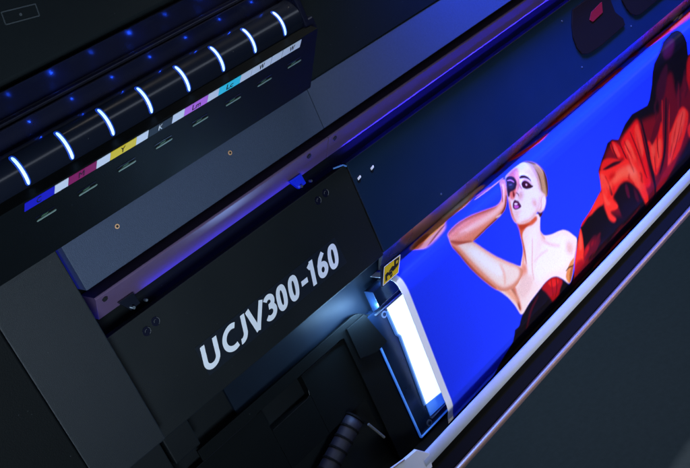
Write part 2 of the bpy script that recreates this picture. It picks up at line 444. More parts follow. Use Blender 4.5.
link('door_edge_trim', prism(.7568, .7578, [(-.0006, .957), (.010, .957), (.010, 1.104), (-.0006, 1.104)], None, 0), 'steel', door)

# --- long front cover right of the door
cov = link('front_cover', plate([(.7590, .9535), (3.2, .9535), (3.2, 1.1075), (.7590, 1.1075)], .0, .014, None, .0012), 'cover', P)
for x, z in ((.7705, 1.0766), (.8003, 1.0769)):
    s = link('cover_fastener', plate([(x - .0035, z - .0022), (x + .0035, z - .0005), (x + .0035, z + .0030), (x - .0035, z + .0015)], -.0016, 0, None, .0006), 'lettering', cov)
    link('fastener_shadow_plate', disc((x - .002, .0004, z - .003), .0036, .0008), 'gloss', s)
for x, z in ((.9103, .9685), (1.3379, 1.0833), (1.3544, .9849), (1.5413, .9866), (1.75, 1.083), (1.96, .985)):
    link('cover_screw', disc((x, 0, z), .0017, .0008), 'screw', cov)
def reflected_shape(pts):
    return link('cover_reflection', plate(pts, -.003, 0, None, .0012), 'reflected_shape', cov)  # dark plates stand in for reflections in the glossy cover
c1 = reflected_shape([(1.375, 1.090), (1.3600, 1.0679), (1.3523, 1.0450), (1.3540, 1.0230), (1.3629, 1.0073), (1.3770, 1.0005), (1.3980, .9975), (1.4297, .9956), (1.5195, .9980), (1.5190, 1.0120), (1.4994, 1.0334), (1.4960, 1.060), (1.515, 1.090)])
reflected_shape([(1.555, 1.090), (1.5350, 1.060), (1.5325, 1.0420), (1.5400, 1.0220), (1.5490, 1.0085), (1.5640, .9985), (1.5822, .9946), (1.68, .9955), (1.70, 1.02), (1.69, 1.09)])
link('red_reflection', plate([(1.4131, 1.0534), (1.4250, 1.0640), (1.4649, 1.0679), (1.4580, 1.0494), (1.4202, 1.0464)], -.0042, -.003, None, 0), 'darkred', c1)  # red patch of the same drawn reflection
# steel blade along the cover's lower edge
link('blade', prism(.7590, 3.2, [(.0025, .9530), (.0290, .9185), (.0330, .9185), (.0120, .9530)], None, .0004), 'blade', P)

# --- platen under the print and under the door
plo = [(.058, .9145), (-.004, .9145), (-.0120, .9115), (-.0165, .9055), (-.0190, .8965), (-.0195, .8865), (-.0182, .8559), (-.0129, .7388), (-.0100, .672), (-.001, .640), (.007, .612), (.058, .612)]
pb = prism(.8020, 3.2, plo, None, 0)
link('platen', pb, 'lowbody', P)
link('recess_wall', plate([(.4400, .8880), (.7700, .8600), (.7700, .9580), (.4400, .9580)], .0360, .0420, None, 0), 'platen', P)
g = [(.3600, .8930), (.6700, .8930), (.6790, .8915), (.6870, .8870), (.6950, .8790), (.7085, .8715), (.7085, .8200), (.6900, .8200), (.6900, .6300), (.6420, .6300), (.6420, .8730), (.6360, .8750), (.3600, .8750)]
link('front_guard', plate(g, .0215, .0260, None, .0007), 'black', P)
def white_lamp(x, y, z, p):
    d = bpy.data.lights.new('side_lamp_spill', 'POINT'); d.energy = p; d.color = (.32, .62, 1.0); d.shadow_soft_size = .003; d.specular_factor = .3
    o = bpy.data.objects.new('side_lamp_spill', d); C.objects.link(o); o.location = (x, y, z)
for lx, lz, lp in ((.705, .889, .10), (.690, .892, .13), (.674, .898, .12), (.656, .903, .10), (.638, .907, .07), (.618, .911, .035), (.735, .915, .03)):
    white_lamp(lx, .0020, lz, lp * 1.9)

# --- side lamp unit: navy plate, lit diffuser, screws
lamp = link('side_lamp_housing', box(.6925, .8000, .0200, .0330, .6360, .8745, None, .0015), 'lampbox', P)
link('lamp_cap', prism(.7085, .7605, [(-.0010, .8870), (.0198, .8745), (.0198, .9140), (-.0010, .9140)], None, .0008), 'lampbox', lamp)
link('lamp_edge', box(.6915, .6945, .0165, .0200, .6375, .8200, None, .0008), 'edge_glow', lamp)
link('lamp_edge', box(.7085, .8000, .0170, .0200, .8680, .8700, None, .0006), 'screw', lamp)
link('lamp_edge', box(.6930, .8000, .0170, .0200, .6362, .6380, None, .0006), 'edge_glow', lamp)
link('diffuser', plate([(.7355, .8640), (.8000, .8640), (.8000, .6700), (.7290, .6790), (.7385, .8100), (.7345, .8170)], .0165, .0198, None, .0004), 'diffuser', lamp)
for k, mname in enumerate(('glow_a', 'glow_b', 'glow_c', 'glow_d')):
    o0 = .0013 * k; o1 = o0 + .0013
    q = [(.7345, .8170), (.7385, .8100), (.7290, .6790)]
    link('diffuser_falloff', plate([(q[0][0] - o1, .8600), (q[0][0] - o0, .8600), (q[0][0] - o0, .8170), (q[1][0] - o0, .8100), (q[2][0] - o0, .6790), (q[2][0] - o1, .6786), (q[1][0] - o1, .8095), (q[0][0] - o1, .8165)], .0172, .0197, None, 0), mname, lamp)
link('reflector', plate([(.7285, .6770), (.8000, .6680), (.8000, .6510), (.7275, .6545)], .0175, .0199, None, .0004), 'edge_glow', lamp)
link('lamp_edge', prism(.7270, .8000, [(.0160, .6500), (.0200, .6500), (.0200, .6508), (.0160, .6508)], None, 0), 'screw', lamp)
for x, z in ((.7258, .8590), (.7208, .6450)):
    s = link('lamp_screw', disc((x, .0200, z), .0058, .0012), 'screw', lamp)
    link('screw_socket', disc((x, .0188, z), .0032, .0005, bev=0), 'lampbox', s)
# notched bracket at the housing's left side
link('notch_bracket', plate([(.650, .8850), (.6900, .8850), (.7085, .8200), (.6815, .8189), (.650, .830)], .016, .0195, None, .0005), 'black', P)
# --- yellow pinch warning label on the media clamp
clamp = link('media_clamp', plate([(.7300, .9480), (.7725, .9480), (.7540, .9205), (.7150, .9205)], -.0188, -.0150, None, .0005), 'gloss2', P)
yl = link('warning_label', plate([(.7335, .9450), (.7706, .9432), (.7535, .9220), (.7175, .9220)], -.0194, -.0189, None, 0), 'yellow', clamp)
def wl(u, v):                                  # u along, v up on the label
    xa = .7175 + (.7335 - .7175) * v; xb = .7535 + (.7706 - .7535) * v
    return (xa + (xb - xa) * u, .9220 + (.0230 - .0018 * u) * v)
b = None
for poly in ([(.62, .95), (.93, .93), (.93, .50), (.80, .42), (.66, .55)], [(.30, .52), (.52, .70), (.66, .62), (.78, .40), (.60, .36), (.50, .48)],
             [(.10, .50), (.22, .58), (.30, .50), (.52, .44), (.56, .30), (.40, .26), (.34, .36), (.22, .34), (.26, .16), (.14, .12), (.12, .30)],
             [(.44, .22), (.60, .26), (.58, .14), (.46, .10)]):
    b = plate([wl(*q) for q in poly], -.0198, -.01945, b, 0)
link('warning_pictogram', b, 'ink_black', yl)
b = plate([wl(*q) for q in [(.74, .82), (.86, .82), (.86, .66), (.76, .64)]], -.0200, -.01985, None, 0)
link('warning_pictogram', b, 'yellow', yl)
b = None
for u0, v0, u1, v1 in ((.0, 1, 1, 1), (1, 1, 1, 0), (1, 0, 0, 0), (0, 0, 0, 1)):
    a, c = wl(u0, v0), wl(u1, v1); b = tube([(a[0], -.0194, a[1]), (c[0], -.0194, c[1])], .0004, b, 6)
link('label_border', b, 'white', yl)

# --- lower front body left of the lamp
low = link('lower_body', box(.3225, .6900, .045, .058, .60, .950, None, .001), 'lowbody', P)
b = prism(.3225, .5020 - .03, [(.030, .8695), (.045, .8695), (.045, .760), (.030, .760)], None, .0006)
b = prism(.5530, .6880, [(.030, .8690), (.045, .8690), (.045, .760), (.030, .760)], b, .0006)
b = prism(.4725, .5525, [(.030, .8320), (.045, .8320), (.045, .760), (.030, .760)], b, .0006)
kick = link('kick_panel', b, 'black', P)
link('panel_edge', tube([(.34, .0298, .8697), (.462, .0298, .8702)], .0005, None, 8), 'darkscrew', kick)
link('panel_edge', tube([(.556, .0298, .8690), (.632, .0298, .8692)], .0004, None, 8), 'darkscrew', kick)
link('panel_edge', tube([(.474, .0298, .8322), (.545, .0298, .8322), (.551, .0298, .8345), (.5535, .0298, .842)], .0005, None, 8), 'darkscrew', kick)
link('door_sill', prism(.3230, .3650, [(.010, .9480), (.044, .9480), (.044, .900), (.010, .905)], None, .002), 'lowbody', P)
link('left_sill', box(.2300, .3150, .000, .05, .60, .9600, None, .002), 'lowbody', P)
# ribbed hose and bracket below the door
hp = [(.500 + .012 * i, .020, .716 + .0048 * i) for i in range(9)]
hose = link('cable_hose', tube(hp, .0145, None, 20), 'hose', P, True)
for i in range(6):
    c = Vector((.512 + .017 * i, .020, .7208 + .0068 * i)); d = Vector((.93, 0, .37))
    link('hose_rib', disc(c, .0158, .003, None, d), 'void', hose)
link('hose_bracket', tube([(.604, .002, .743), (.6195, .002, .704)], .0022, None, 8), 'grey_bracket', P)

# --- white lower tube and bronze bar
tb = tube([(.640, -.035, .6450), (3.2, -.035, .6450)], .0125, None, 40, False)
wt = link('white_guide_tube', tb, 'tube', P); wt.data.shade_smooth()
for v in wt.data.vertices: v.co.y = -.035 + (v.co.y + .035) * .45      # a flat oval section
link('tube_end', box(.6385, .6405, -.0400, -.0300, .6345, .6555, None, .0008), 'white', wt)
link('tube_bracket', plate([(.560, .6900), (.6110, .6790), (.6370, .6760), (.6560, .6530), (.650, .6300), (.560, .6400)], -.040, -.034, None, .0008), 'white', P)
link('bracket_lip', tube([(.565, -.040, .6895), (.609, -.040, .6805)], .0012, None, 8), 'copper', P)
lr = link('lower_rail', prism(.560, 3.2, [(-.030, .6300), (.055, .6300), (.055, .5905), (-.044, .5905), (-.048, .605)], None, .002), 'void', P)
bt = link('bronze_bar', tube([(.520, -.052, .5985), (3.2, -.052, .5975)], .0058, None, 28, False), 'copper', P); bt.data.shade_smooth()

# ------------------------------------------------------------------ the printed film
ART = [
 ('p',(0.956,0.3515,0.1559),0.00276,0.0,'','arm_reflection',((0.8216,0.0374),(0.8485,0.031),(0.8885,0.0316),(0.9445,0.0214),(0.9791,0.0209),(1.0208,0.0281),(1.0329,0.0357),(1.0236,0.0428),(1.0048,0.0404),(0.96,0.0518),(0.9286,0.0456),(0.9092,0.0458),(0.8892,0.0643),(0.8537,0.0688),(0.8266,0.0682))),  # mirror reflection of the arm, painted into the print
 ('p',(1.0,0.6724,0.4342),0.00359,0.0,'arm_reflection','',((0.9107,0.0333),(0.9426,0.023),(0.9758,0.0236),(1.0184,0.0299),(1.0288,0.0367),(1.0099,0.0354),(0.9695,0.0398),(0.9334,0.0373))),
 ('p',(1.0,0.8714,0.7157),0.00285,0.0,'arm_reflection','',((0.9395,0.0278),(0.9726,0.0284),(0.9962,0.0324),(0.9729,0.0417),(0.9399,0.0365))),
 ('p',(0.5149,0.1022,0.0262),0.00326,0.0,'arm_reflection','',((0.822,0.0415),(0.8575,0.0331),(0.8765,0.0394),(0.8531,0.0527),(0.8238,0.0578))),
 ('l',(1.0,0.402,0.1022),0.00177,0.00472,'arm_reflection','',((0.8441,0.0537),(0.8833,0.0472),(0.9082,0.0444))),
 ('l',(0.1878,0.0212,0.007),0.00163,0.00325,'arm_reflection','',((0.838,0.0673),(0.8838,0.0556),(0.9024,0.0536))),
 ('l',(0.8308,0.305,0.305),0.00112,0.00387,'','',((0.9815,0.055),(1.0136,0.0591),(1.0551,0.0614))),  # reflection of the hand, painted into the print
 ('l',(0.5149,0.1022,0.0452),0.0012,0.00448,'','',((0.9914,0.0496),(1.0049,0.0525),(1.0236,0.0561))),
 ('p',(0.0048,0.0024,0.007),0.00331,0.0,'','',((1.1213,0.0066),(1.1857,0.0135),(1.2613,0.015),(1.4402,0.0266),(1.6299,0.035),(1.8107,0.0358),(1.9138,0.0099),(1.8674,0.0083),(1.6505,0.0007),(1.4456,0.0003),(1.2793,-0.0063),(1.1353,-0.0131))),
 ('p',(1.0,0.0452,0.013),0.00269,0.0,'','',((1.1092,0.029),(1.1351,0.0286),(1.1647,0.0371),(1.2027,0.0427),(1.2259,0.0451),(1.194,0.0528),(1.1602,0.0469),(1.127,0.041))),  # red streaks from here: the dress's reflection painted into the print
 ('p',(0.1878,0.013,0.013),0.0031,0.0,'','',((1.0623,0.0227),(1.0911,0.0241),(1.1166,0.0282),(1.0943,0.0353),(1.0692,0.0334))),
 ('p',(0.7913,0.0319,0.0097),0.00269,0.0,'','',((1.2196,0.0291),(1.2805,0.0252),(1.3433,0.0262),(1.4086,0.0272),(1.3927,0.0412),(1.3323,0.042),(1.2704,0.0407))),
 ('p',(1.0,0.1559,0.0319),0.00208,0.0,'','',((1.2716,0.0309),(1.3339,0.032),(1.3719,0.0357),(1.3284,0.0399),(1.2786,0.0399))),
 ('p',(0.402,0.0097,0.0097),0.00258,0.0,'','',((1.3946,0.0311),(1.4484,0.0309),(1.513,0.0325),(1.4955,0.0469),(1.4416,0.0417),(1.3927,0.0412))),
 ('p',(0.7529,0.0452,0.013),0.00225,0.0,'','',((1.4112,0.037),(1.4607,0.0374),(1.4973,0.0391),(1.4544,0.0455),(1.4097,0.0446))),
 ('p',(0.2232,0.006,0.0168),0.00278,0.0,'','',((1.5107,-0.0036),(1.563,0.0067),(1.5903,0.0333),(1.5587,0.0413),(1.5359,0.0173),(1.4994,0.0105))),
 ('p',(0.6105,0.013,0.0212),0.003,0.0,'','',((1.6159,0.031),(1.6552,0.0354),(1.7161,0.0409),(1.797,0.0424),(1.8553,0.0376),(1.8115,0.0651),(1.7463,0.0668),(1.6788,0.0597),(1.625,0.0512),(1.5967,0.0458))),
 ('p',(1.0,0.0612,0.0452),0.00229,0.0,'','',((1.6944,0.0428),(1.7407,0.047),(1.812,0.0467),(1.7903,0.0616),(1.731,0.0608),(1.6793,0.0572))),
 ('l',(0.7913,0.6445,0.7157),0.00156,0.0052,'','',((1.7401,0.0335),(1.7692,0.0282))),
 ('l',(0.7157,0.5776,0.6445),0.00156,0.00521,'','',((1.7482,0.041),(1.7784,0.0329))),
 ('p',(0.0044,0.0024,0.0027),0.00126,0.0,'','drape',((1.1881,0.2531),(1.1966,0.2481),(1.2311,0.2412),(1.2772,0.2234),(1.2811,0.207),(1.2836,0.1871),(1.3037,0.1724),(1.3173,0.1646),(1.333,0.154),(1.3495,0.1542),(1.3692,0.1656),(1.4021,0.1497),(1.4329,0.1433),(1.4909,0.1533),(1.503,0.1465),(1.5222,0.124),(1.535,0.1025),(1.5503,0.0904),(1.5898,0.0781),(1.6233,0.067),(1.6716,0.0619),(1.6836,0.0683),(1.6831,0.0838),(1.6837,0.1027),(1.6778,0.1297),(1.7327,0.1315),(1.9226,0.1552),(2.2052,0.3269),(1.9711,0.4191),(1.6348,0.4354),(1.0663,0.4183),(0.8568,0.4313),(0.9429,0.3116),(1.0842,0.3235),(1.1149,0.3364),(1.1484,0.304),(1.169,0.2687))),
 ('p',(0.1878,0.003,0.0052),0.00755,0.0,'drape','',((1.3233,0.1638),(1.3978,0.1686),(1.4528,0.1708),(1.5431,0.1941),(1.6438,0.2305),(1.6389,0.2846),(1.5042,0.3215),(1.4374,0.3413),(1.3861,0.339),(1.2884,0.2886),(1.2718,0.2432),(1.3015,0.1949))),
 ('p',(0.1413,0.003,0.007),0.00688,0.0,'drape','',((1.5171,0.1946),(1.5689,0.1352),(1.6058,0.1303),(1.5962,0.1932),(1.6656,0.158),(1.6482,0.242),(1.5498,0.2386))),
 ('p',(0.0612,0.0037,0.016),0.00515,0.0,'drape','',((1.5912,0.0833),(1.6352,0.0725),(1.6516,0.078),(1.6172,0.1046),(1.586,0.0991))),
 ('p',(0.0452,0.0037,0.0091),0.00445,0.0,'drape','',((1.5292,0.1383),(1.5699,0.1137),(1.5978,0.109),(1.568,0.157),(1.5322,0.1797))),
 ('p',(0.5776,0.0048,0.0044),0.00407,0.0,'drape','',((1.6699,0.1373),(1.7067,0.1268),(1.7487,0.1501),(1.6918,0.2282),(1.6553,0.2036),(1.6534,0.1705))),
 ('p',(0.8308,0.0075,0.0052),0.00433,0.0,'drape','fanA',((1.4467,0.1589),(1.4488,0.1797),(1.4503,0.2174),(1.4421,0.2682),(1.4402,0.3087),(1.3974,0.2935),(1.3816,0.2572),(1.3706,0.2287),(1.3708,0.1936),(1.3717,0.1745),(1.3946,0.167),(1.4113,0.1648))),
 ('p',(1.0,0.0467,0.0176),0.00327,0.0,'fanA','',((1.4435,0.1661),(1.4448,0.1976),(1.4435,0.2282),(1.4304,0.2391),(1.4236,0.2086),(1.4267,0.1749))),
 ('p',(1.0,0.0648,0.0232),0.0036,0.0,'fanA','',((1.3978,0.1773),(1.4058,0.2035),(1.4156,0.2356),(1.4205,0.2791),(1.4025,0.2644),(1.3897,0.2215),(1.3811,0.1882))),
 ('l',(0.1559,0.0015,0.0044),0.00107,0.00371,'fanA','',((1.4122,0.1718),(1.4204,0.2069),(1.4255,0.2409),(1.4304,0.2847))),
 ('l',(0.305,0.0024,0.0044),0.00126,0.00336,'fanA','',((1.3859,0.1776),(1.393,0.2055),(1.4075,0.2446))),
 ('l',(0.1878,0.0015,0.0037),0.00104,0.00278,'fanA','',((1.3725,0.1814),(1.3771,0.2057),(1.3929,0.2411))),
 ('p',(0.7529,0.007,0.0052),0.00242,0.0,'drape','',((1.3482,0.1571),(1.3624,0.1696),(1.3732,0.1883),(1.3723,0.2075),(1.3528,0.1991),(1.3429,0.1786),(1.3385,0.1634))),
 ('p',(1.0,0.0578,0.0273),0.00277,0.0,'drape','',((1.3509,0.1613),(1.3584,0.1783),(1.3637,0.2007),(1.3544,0.1956),(1.3476,0.1768))),
 ('l',(0.0452,0.0015,0.003),0.00101,0.00323,'drape','',((1.344,0.1555),(1.3445,0.1751),(1.3512,0.1983))),
 ('l',(0.0802,0.0015,0.0037),0.00083,0.00275,'drape','',((1.3702,0.1694),(1.374,0.1909),(1.3802,0.2162))),
 ('p',(0.7529,0.0116,0.0065),0.00273,0.0,'drape','',((1.2913,0.1849),(1.3065,0.1761),(1.326,0.1824),(1.3497,0.1974),(1.3636,0.2094),(1.3211,0.2014),(1.2948,0.1933))),
 ('p',(0.956,0.0203,0.0097),0.00388,0.0,'drape','body',((1.2849,0.1867),(1.3023,0.1931),(1.3349,0.2046),(1.3707,0.2111),(1.405,0.2231),(1.4214,0.2636),(1.4173,0.3073),(1.4225,0.3475),(1.4001,0.3276),(1.3974,0.2935),(1.383,0.2716),(1.3672,0.2536),(1.3437,0.2448),(1.3232,0.2496),(1.3055,0.2562),(1.3112,0.2729),(1.317,0.2854),(1.2925,0.2799),(1.2738,0.271),(1.275,0.2363))),
 ('p',(1.0,0.1022,0.0395),0.00639,0.0,'body','',((1.358,0.2218),(1.3929,0.2321),(1.409,0.2681),(1.4104,0.301),(1.3974,0.2935),(1.3831,0.2626),(1.3579,0.2394),(1.3205,0.2361),(1.296,0.2397),(1.2964,0.2224),(1.3208,0.2187))),
 ('p',(1.0,0.15,0.0704),0.00539,0.0,'body','',((1.3722,0.2252),(1.3945,0.2375),(1.4009,0.259),(1.3768,0.2501))),
 ('p',(1.0,0.0782,0.0395),0.00406,0.0,'body','',((1.2873,0.1934),(1.2998,0.2069),(1.2946,0.2345),(1.2809,0.2398),(1.2816,0.2139))),
 ('p',(0.6105,0.0015,0.0021),0.00551,0.0,'body','',((1.3087,0.2119),(1.3271,0.2134),(1.3385,0.222),(1.3215,0.2256),(1.307,0.224))),
 ('l',(0.4564,0.0018,0.0037),0.00161,0.0043,'body','',((1.2998,0.2069),(1.3054,0.2275),(1.3042,0.2466))),
 ('p',(0.0212,0.0024,0.0044),0.00182,0.0,'drape','',((1.2952,0.1909),(1.3159,0.1931),(1.3385,0.1968),(1.3642,0.2082),(1.3558,0.2095),(1.3327,0.2045),(1.3075,0.1982))),
 ('p',(0.0262,0.0024,0.006),0.00162,0.0,'drape','',((1.3066,0.2282),(1.3081,0.2423),(1.3086,0.2536),(1.3018,0.2519),(1.3006,0.2379))),
 ('p',(0.006,0.0024,0.0033),0.00295,0.0,'drape','',((1.3032,0.2571),(1.3249,0.2519),(1.3425,0.2474),(1.3664,0.2554),(1.3822,0.2734),(1.3957,0.2971),(1.4038,0.3298),(1.425,0.3693),(1.3915,0.3733),(1.3202,0.3214),(1.3145,0.2907),(1.3142,0.2747))),
 ('p',(0.0802,0.0024,0.013),0.00252,0.0,'drape','',((1.3585,0.2554),(1.3621,0.2733),(1.3578,0.2912),(1.3509,0.2803),(1.3512,0.2625))),
 ('p',(0.0612,0.0024,0.0097),0.00322,0.0,'drape','',((1.3781,0.2733),(1.3851,0.2933),(1.3861,0.3169),(1.376,0.3041))),
 ('p',(1.0,0.0319,0.0152),0.00275,0.0,'drape','',((1.2783,0.2251),(1.2888,0.2224),(1.293,0.238),(1.2942,0.2519),(1.3156,0.28),(1.3093,0.2853),(1.2869,0.2754),(1.287,0.2833),(1.3003,0.3026),(1.2891,0.3035),(1.2776,0.2912),(1.2745,0.2736),(1.2753,0.2519))),
 ('p',(1.0,0.0782,0.0343),0.00273,0.0,'drape','',((1.2811,0.2311),(1.2852,0.2467),(1.2952,0.2658),(1.2817,0.2623),(1.2777,0.2467))),
 ('p',(0.956,0.0273,0.0137),0.00235,0.0,'drape','',((1.2764,0.2251),(1.2764,0.2372),(1.2745,0.2536),(1.2545,0.2485),(1.2244,0.2502),(1.2163,0.2443),(1.2461,0.2348))),
 ('l',(0.7529,0.0097,0.0137),0.00198,0.00516,'drape','',((1.2348,0.2434),(1.2115,0.2468),(1.1917,0.2523))),
 ('p',(0.8714,0.0319,0.013),0.00133,0.0,'','slit',((1.1895,0.2509),(1.187,0.2727),(1.1801,0.2977),(1.1679,0.3257),(1.1523,0.3445),(1.1277,0.3465),(1.1397,0.3072),(1.1662,0.2775))),
 ('p',(1.0,0.0931,0.0437),0.00261,0.0,'slit','',((1.1858,0.2573),(1.1826,0.2773),(1.1746,0.2942),(1.1663,0.289),(1.1744,0.2721))),
 ('p',(0.3763,0.003,0.0044),0.00425,0.0,'slit','',((1.1484,0.304),(1.1733,0.3112),(1.1681,0.3357),(1.1279,0.3516),(1.1106,0.333))),
 ('p',(0.305,0.003,0.0052),0.0031,0.0,'drape','',((1.2125,0.2937),(1.2267,0.307),(1.2049,0.3135),(1.1843,0.3182),(1.1783,0.3486),(1.1637,0.3323),(1.1768,0.297))),
 ('p',(0.5776,0.006,0.004),0.00394,0.0,'drape','',((1.1828,0.2995),(1.2053,0.2981),(1.21,0.3033),(1.1894,0.308),(1.1733,0.3112))),
 ('l',(0.0802,0.0024,0.006),0.00463,0.01235,'drape','',((1.3114,0.3254),(1.2724,0.334),(1.2369,0.3502),(1.2081,0.3549))),
 ('p',(0.1144,0.0037,0.0091),0.00671,0.0,'drape','',((1.1761,0.322),(1.2157,0.3347),(1.193,0.3492),(1.135,0.3519),(1.122,0.3367),(1.1466,0.3251))),
 ('l',(0.0612,0.0024,0.0052),0.00237,0.00631,'drape','',((1.3845,0.323),(1.3504,0.3307),(1.2949,0.3291))),
 ('p',(0.1022,0.0024,0.006),0.00356,0.0,'drape','',((1.4668,0.2225),(1.4917,0.2041),(1.5289,0.187),(1.5398,0.2015),(1.5202,0.2462),(1.5013,0.2499),(1.4669,0.2316))),
 ('p',(0.8308,0.011,0.0065),0.0034,0.0,'drape','fanB',((1.4582,0.2202),(1.4684,0.2189),(1.4746,0.238),(1.4889,0.2297),(1.5052,0.2246),(1.5311,0.2016),(1.5138,0.251),(1.5031,0.2717),(1.4832,0.288),(1.4629,0.3006),(1.4569,0.281),(1.4562,0.2463))),
 ('p',(1.0,0.0578,0.0232),0.00453,0.0,'fanB','',((1.4669,0.2316),(1.4773,0.2463),(1.5043,0.2332),(1.5114,0.2415),(1.4964,0.2703),(1.4708,0.2888),(1.4639,0.2665))),
 ('l',(0.2623,0.0018,0.0037),0.00111,0.00354,'fanB','',((1.4786,0.2242),(1.4756,0.2499),(1.4657,0.2906))),
 ('l',(0.1878,0.0024,0.0052),0.00134,0.00357,'fanB','',((1.509,0.213),(1.4941,0.237),(1.4878,0.2703))),
 ('l',(0.5149,0.013,0.0097),0.00112,0.00388,'drape','',((1.5457,0.1685),(1.5358,0.195),(1.5215,0.2285))),
 ('l',(0.5776,0.0116,0.0065),0.00155,0.00304,'drape','',((1.5685,0.1887),(1.5551,0.2184),(1.5406,0.2476))),
 ('p',(0.9131,0.0176,0.0086),0.00316,0.0,'drape','fanC',((1.5429,0.2442),(1.5544,0.2421),(1.5761,0.229),(1.6044,0.2156),(1.6206,0.2202),(1.6342,0.2398),(1.6212,0.2613),(1.6014,0.2747),(1.5747,0.2937),(1.5425,0.3047),(1.5193,0.3156),(1.5002,0.3192),(1.5176,0.2911))),
 ('p',(1.0,0.0648,0.0284),0.00395,0.0,'fanC','',((1.5554,0.2461),(1.5896,0.2289),(1.6194,0.223),(1.6228,0.2364),(1.5991,0.2593),(1.5688,0.2764),(1.5439,0.2819),(1.5434,0.263))),
 ('l',(0.5149,0.007,0.006),0.0014,0.00403,'fanC','',((1.6123,0.2288),(1.5879,0.2536),(1.5581,0.2801),(1.5265,0.3007))),
 ('l',(0.6445,0.0075,0.0048),0.00196,0.00308,'fanC','',((1.5818,0.2366),(1.5576,0.2612),(1.535,0.2818))),
 ('p',(0.305,0.0037,0.0052),0.00272,0.0,'drape','',((1.5177,0.3006),(1.5478,0.3029),(1.5693,0.2955),(1.5389,0.3122),(1.4851,0.3298),(1.4465,0.3313),(1.4553,0.3127))),
 ('p',(0.1274,0.003,0.008),0.0031,0.0,'drape','',((1.464,0.3036),(1.4863,0.2927),(1.507,0.2854),(1.4828,0.3094),(1.4476,0.3224),(1.4201,0.3406),(1.4185,0.3195))),
 ('p',(0.8308,0.0144,0.0086),0.00328,0.0,'drape','',((1.614,0.2671),(1.6398,0.2613),(1.6646,0.2692),(1.6415,0.3003),(1.613,0.2902))),
 ('l',(0.0452,0.0015,0.0037),0.00109,0.00467,'drape','',((1.4513,0.1832),(1.4485,0.2263),(1.4488,0.2719),(1.4502,0.3144))),
 ('l',(0.0052,0.0024,0.0044),0.00153,0.00875,'drape','',((1.4577,0.1689),(1.4583,0.2136),(1.4555,0.2619),(1.4518,0.3154),(1.4403,0.3535))),
 ('l',(0.007,0.0024,0.0044),0.00136,0.00785,'drape','',((1.5615,0.1717),(1.5348,0.2308),(1.512,0.2741),(1.4777,0.3019))),
 ('l',(0.1878,0.003,0.006),0.0011,0.00293,'drape','',((1.515,0.1801),(1.4917,0.2041),(1.4718,0.2207))),
 ('l',(1.0,0.0782,0.0331),0.00354,0.00393,'fanA','',((1.3971,0.1851),(1.4006,0.1961),(1.4004,0.2075),(1.3995,0.2188),(1.4032,0.2338))),
 ('l',(0.8308,0.0116,0.0065),0.00471,0.00618,'fanA','',((1.3952,0.2011),(1.3979,0.2075),(1.3966,0.2138),(1.397,0.2205),(1.3952,0.2278))),
 ('l',(0.8308,0.0116,0.0065),0.00536,0.003,'fanA','',((1.3807,0.2116),(1.3819,0.2191),(1.3847,0.228),(1.389,0.2379),(1.3879,0.2452))),
 ('l',(0.305,0.003,0.0052),0.0027,0.00325,'fanA','',((1.3862,0.207),(1.3866,0.2163),(1.3887,0.2278),(1.392,0.24),(1.3926,0.2511))),
 ('l',(1.0,0.0782,0.0331),0.00367,0.00394,'fanA','',((1.3903,0.2096),(1.392,0.216),(1.3922,0.2232),(1.3938,0.2311),(1.3957,0.2393))),
 ('l',(0.5776,0.0048,0.004),0.00456,0.00371,'fanA','',((1.4286,0.1806),(1.4324,0.1928),(1.433,0.2056),(1.432,0.2184),(1.4333,0.2341))),
 ('l',(0.5776,0.0048,0.004),0.00573,0.00634,'fanA','',((1.4111,0.2118),(1.4124,0.2192),(1.415,0.2288),(1.412,0.2375),(1.4157,0.2485))),
 ('l',(1.0,0.0782,0.0331),0.00411,0.00347,'fanA','',((1.4371,0.1864),(1.4333,0.1986),(1.4359,0.2105),(1.4342,0.2224),(1.4334,0.2377))),
 ('l',(0.305,0.003,0.0052),0.00389,0.00344,'fanA','',((1.43,0.1929),(1.4283,0.2098),(1.4296,0.2279),(1.4285,0.2504),(1.4271,0.2726))),
 ('l',(0.305,0.003,0.0052),0.00366,0.00294,'fanB','',((1.4886,0.2286),(1.4817,0.2407),(1.479,0.2526),(1.4747,0.266),(1.4701,0.2794))),
 ('l',(1.0,0.0782,0.0331),0.00484,0.00567,'fanB','',((1.4795,0.2217),(1.4764,0.2307),(1.4739,0.2396),(1.4756,0.2487),(1.4735,0.2588))),
 ('l',(1.0,0.0395,0.016),0.00485,0.00269,'fanB','',((1.5147,0.2411),(1.5098,0.2526),(1.5015,0.2632),(1.4915,0.2734),(1.4815,0.2836))),
 ('l',(0.305,0.003,0.0052),0.0022,0.00324,'fanB','',((1.5015,0.2181),(1.5005,0.2283),(1.4955,0.2387),(1.4898,0.2489),(1.4858,0.2594))),
 ('l',(1.0,0.0782,0.0331),0.00593,0.00517,'fanB','',((1.4836,0.229),(1.4829,0.2353),(1.479,0.2416),(1.4778,0.2478),(1.4746,0.2542))),
 ('l',(0.8308,0.0116,0.0065),0.00428,0.00479,'fanB','',((1.4856,0.241),(1.4864,0.2507),(1.4799,0.2606),(1.4765,0.271),(1.4723,0.2814))),
 ('l',(1.0,0.0395,0.016),0.00541,0.00534,'fanB','',((1.4658,0.2456),(1.4628,0.2545),(1.4621,0.2651),(1.4625,0.2759),(1.462,0.2866))),
 ('l',(1.0,0.0782,0.0331),0.0069,0.00492,'fanC','',((1.6045,0.2439),(1.6016,0.25),(1.5931,0.2562),(1.5895,0.2623),(1.5855,0.2684))),
 ('l',(1.0,0.0782,0.0331),0.00446,0.00353,'fanC','',((1.5588,0.2578),(1.5535,0.2638),(1.5463,0.2702),(1.5416,0.278),(1.5312,0.2855))),
 ('l',(1.0,0.0782,0.0331),0.00726,0.00628,'fanC','',((1.5593,0.2583),(1.5501,0.2674),(1.5401,0.2788),(1.5292,0.2905),(1.5166,0.3018))),
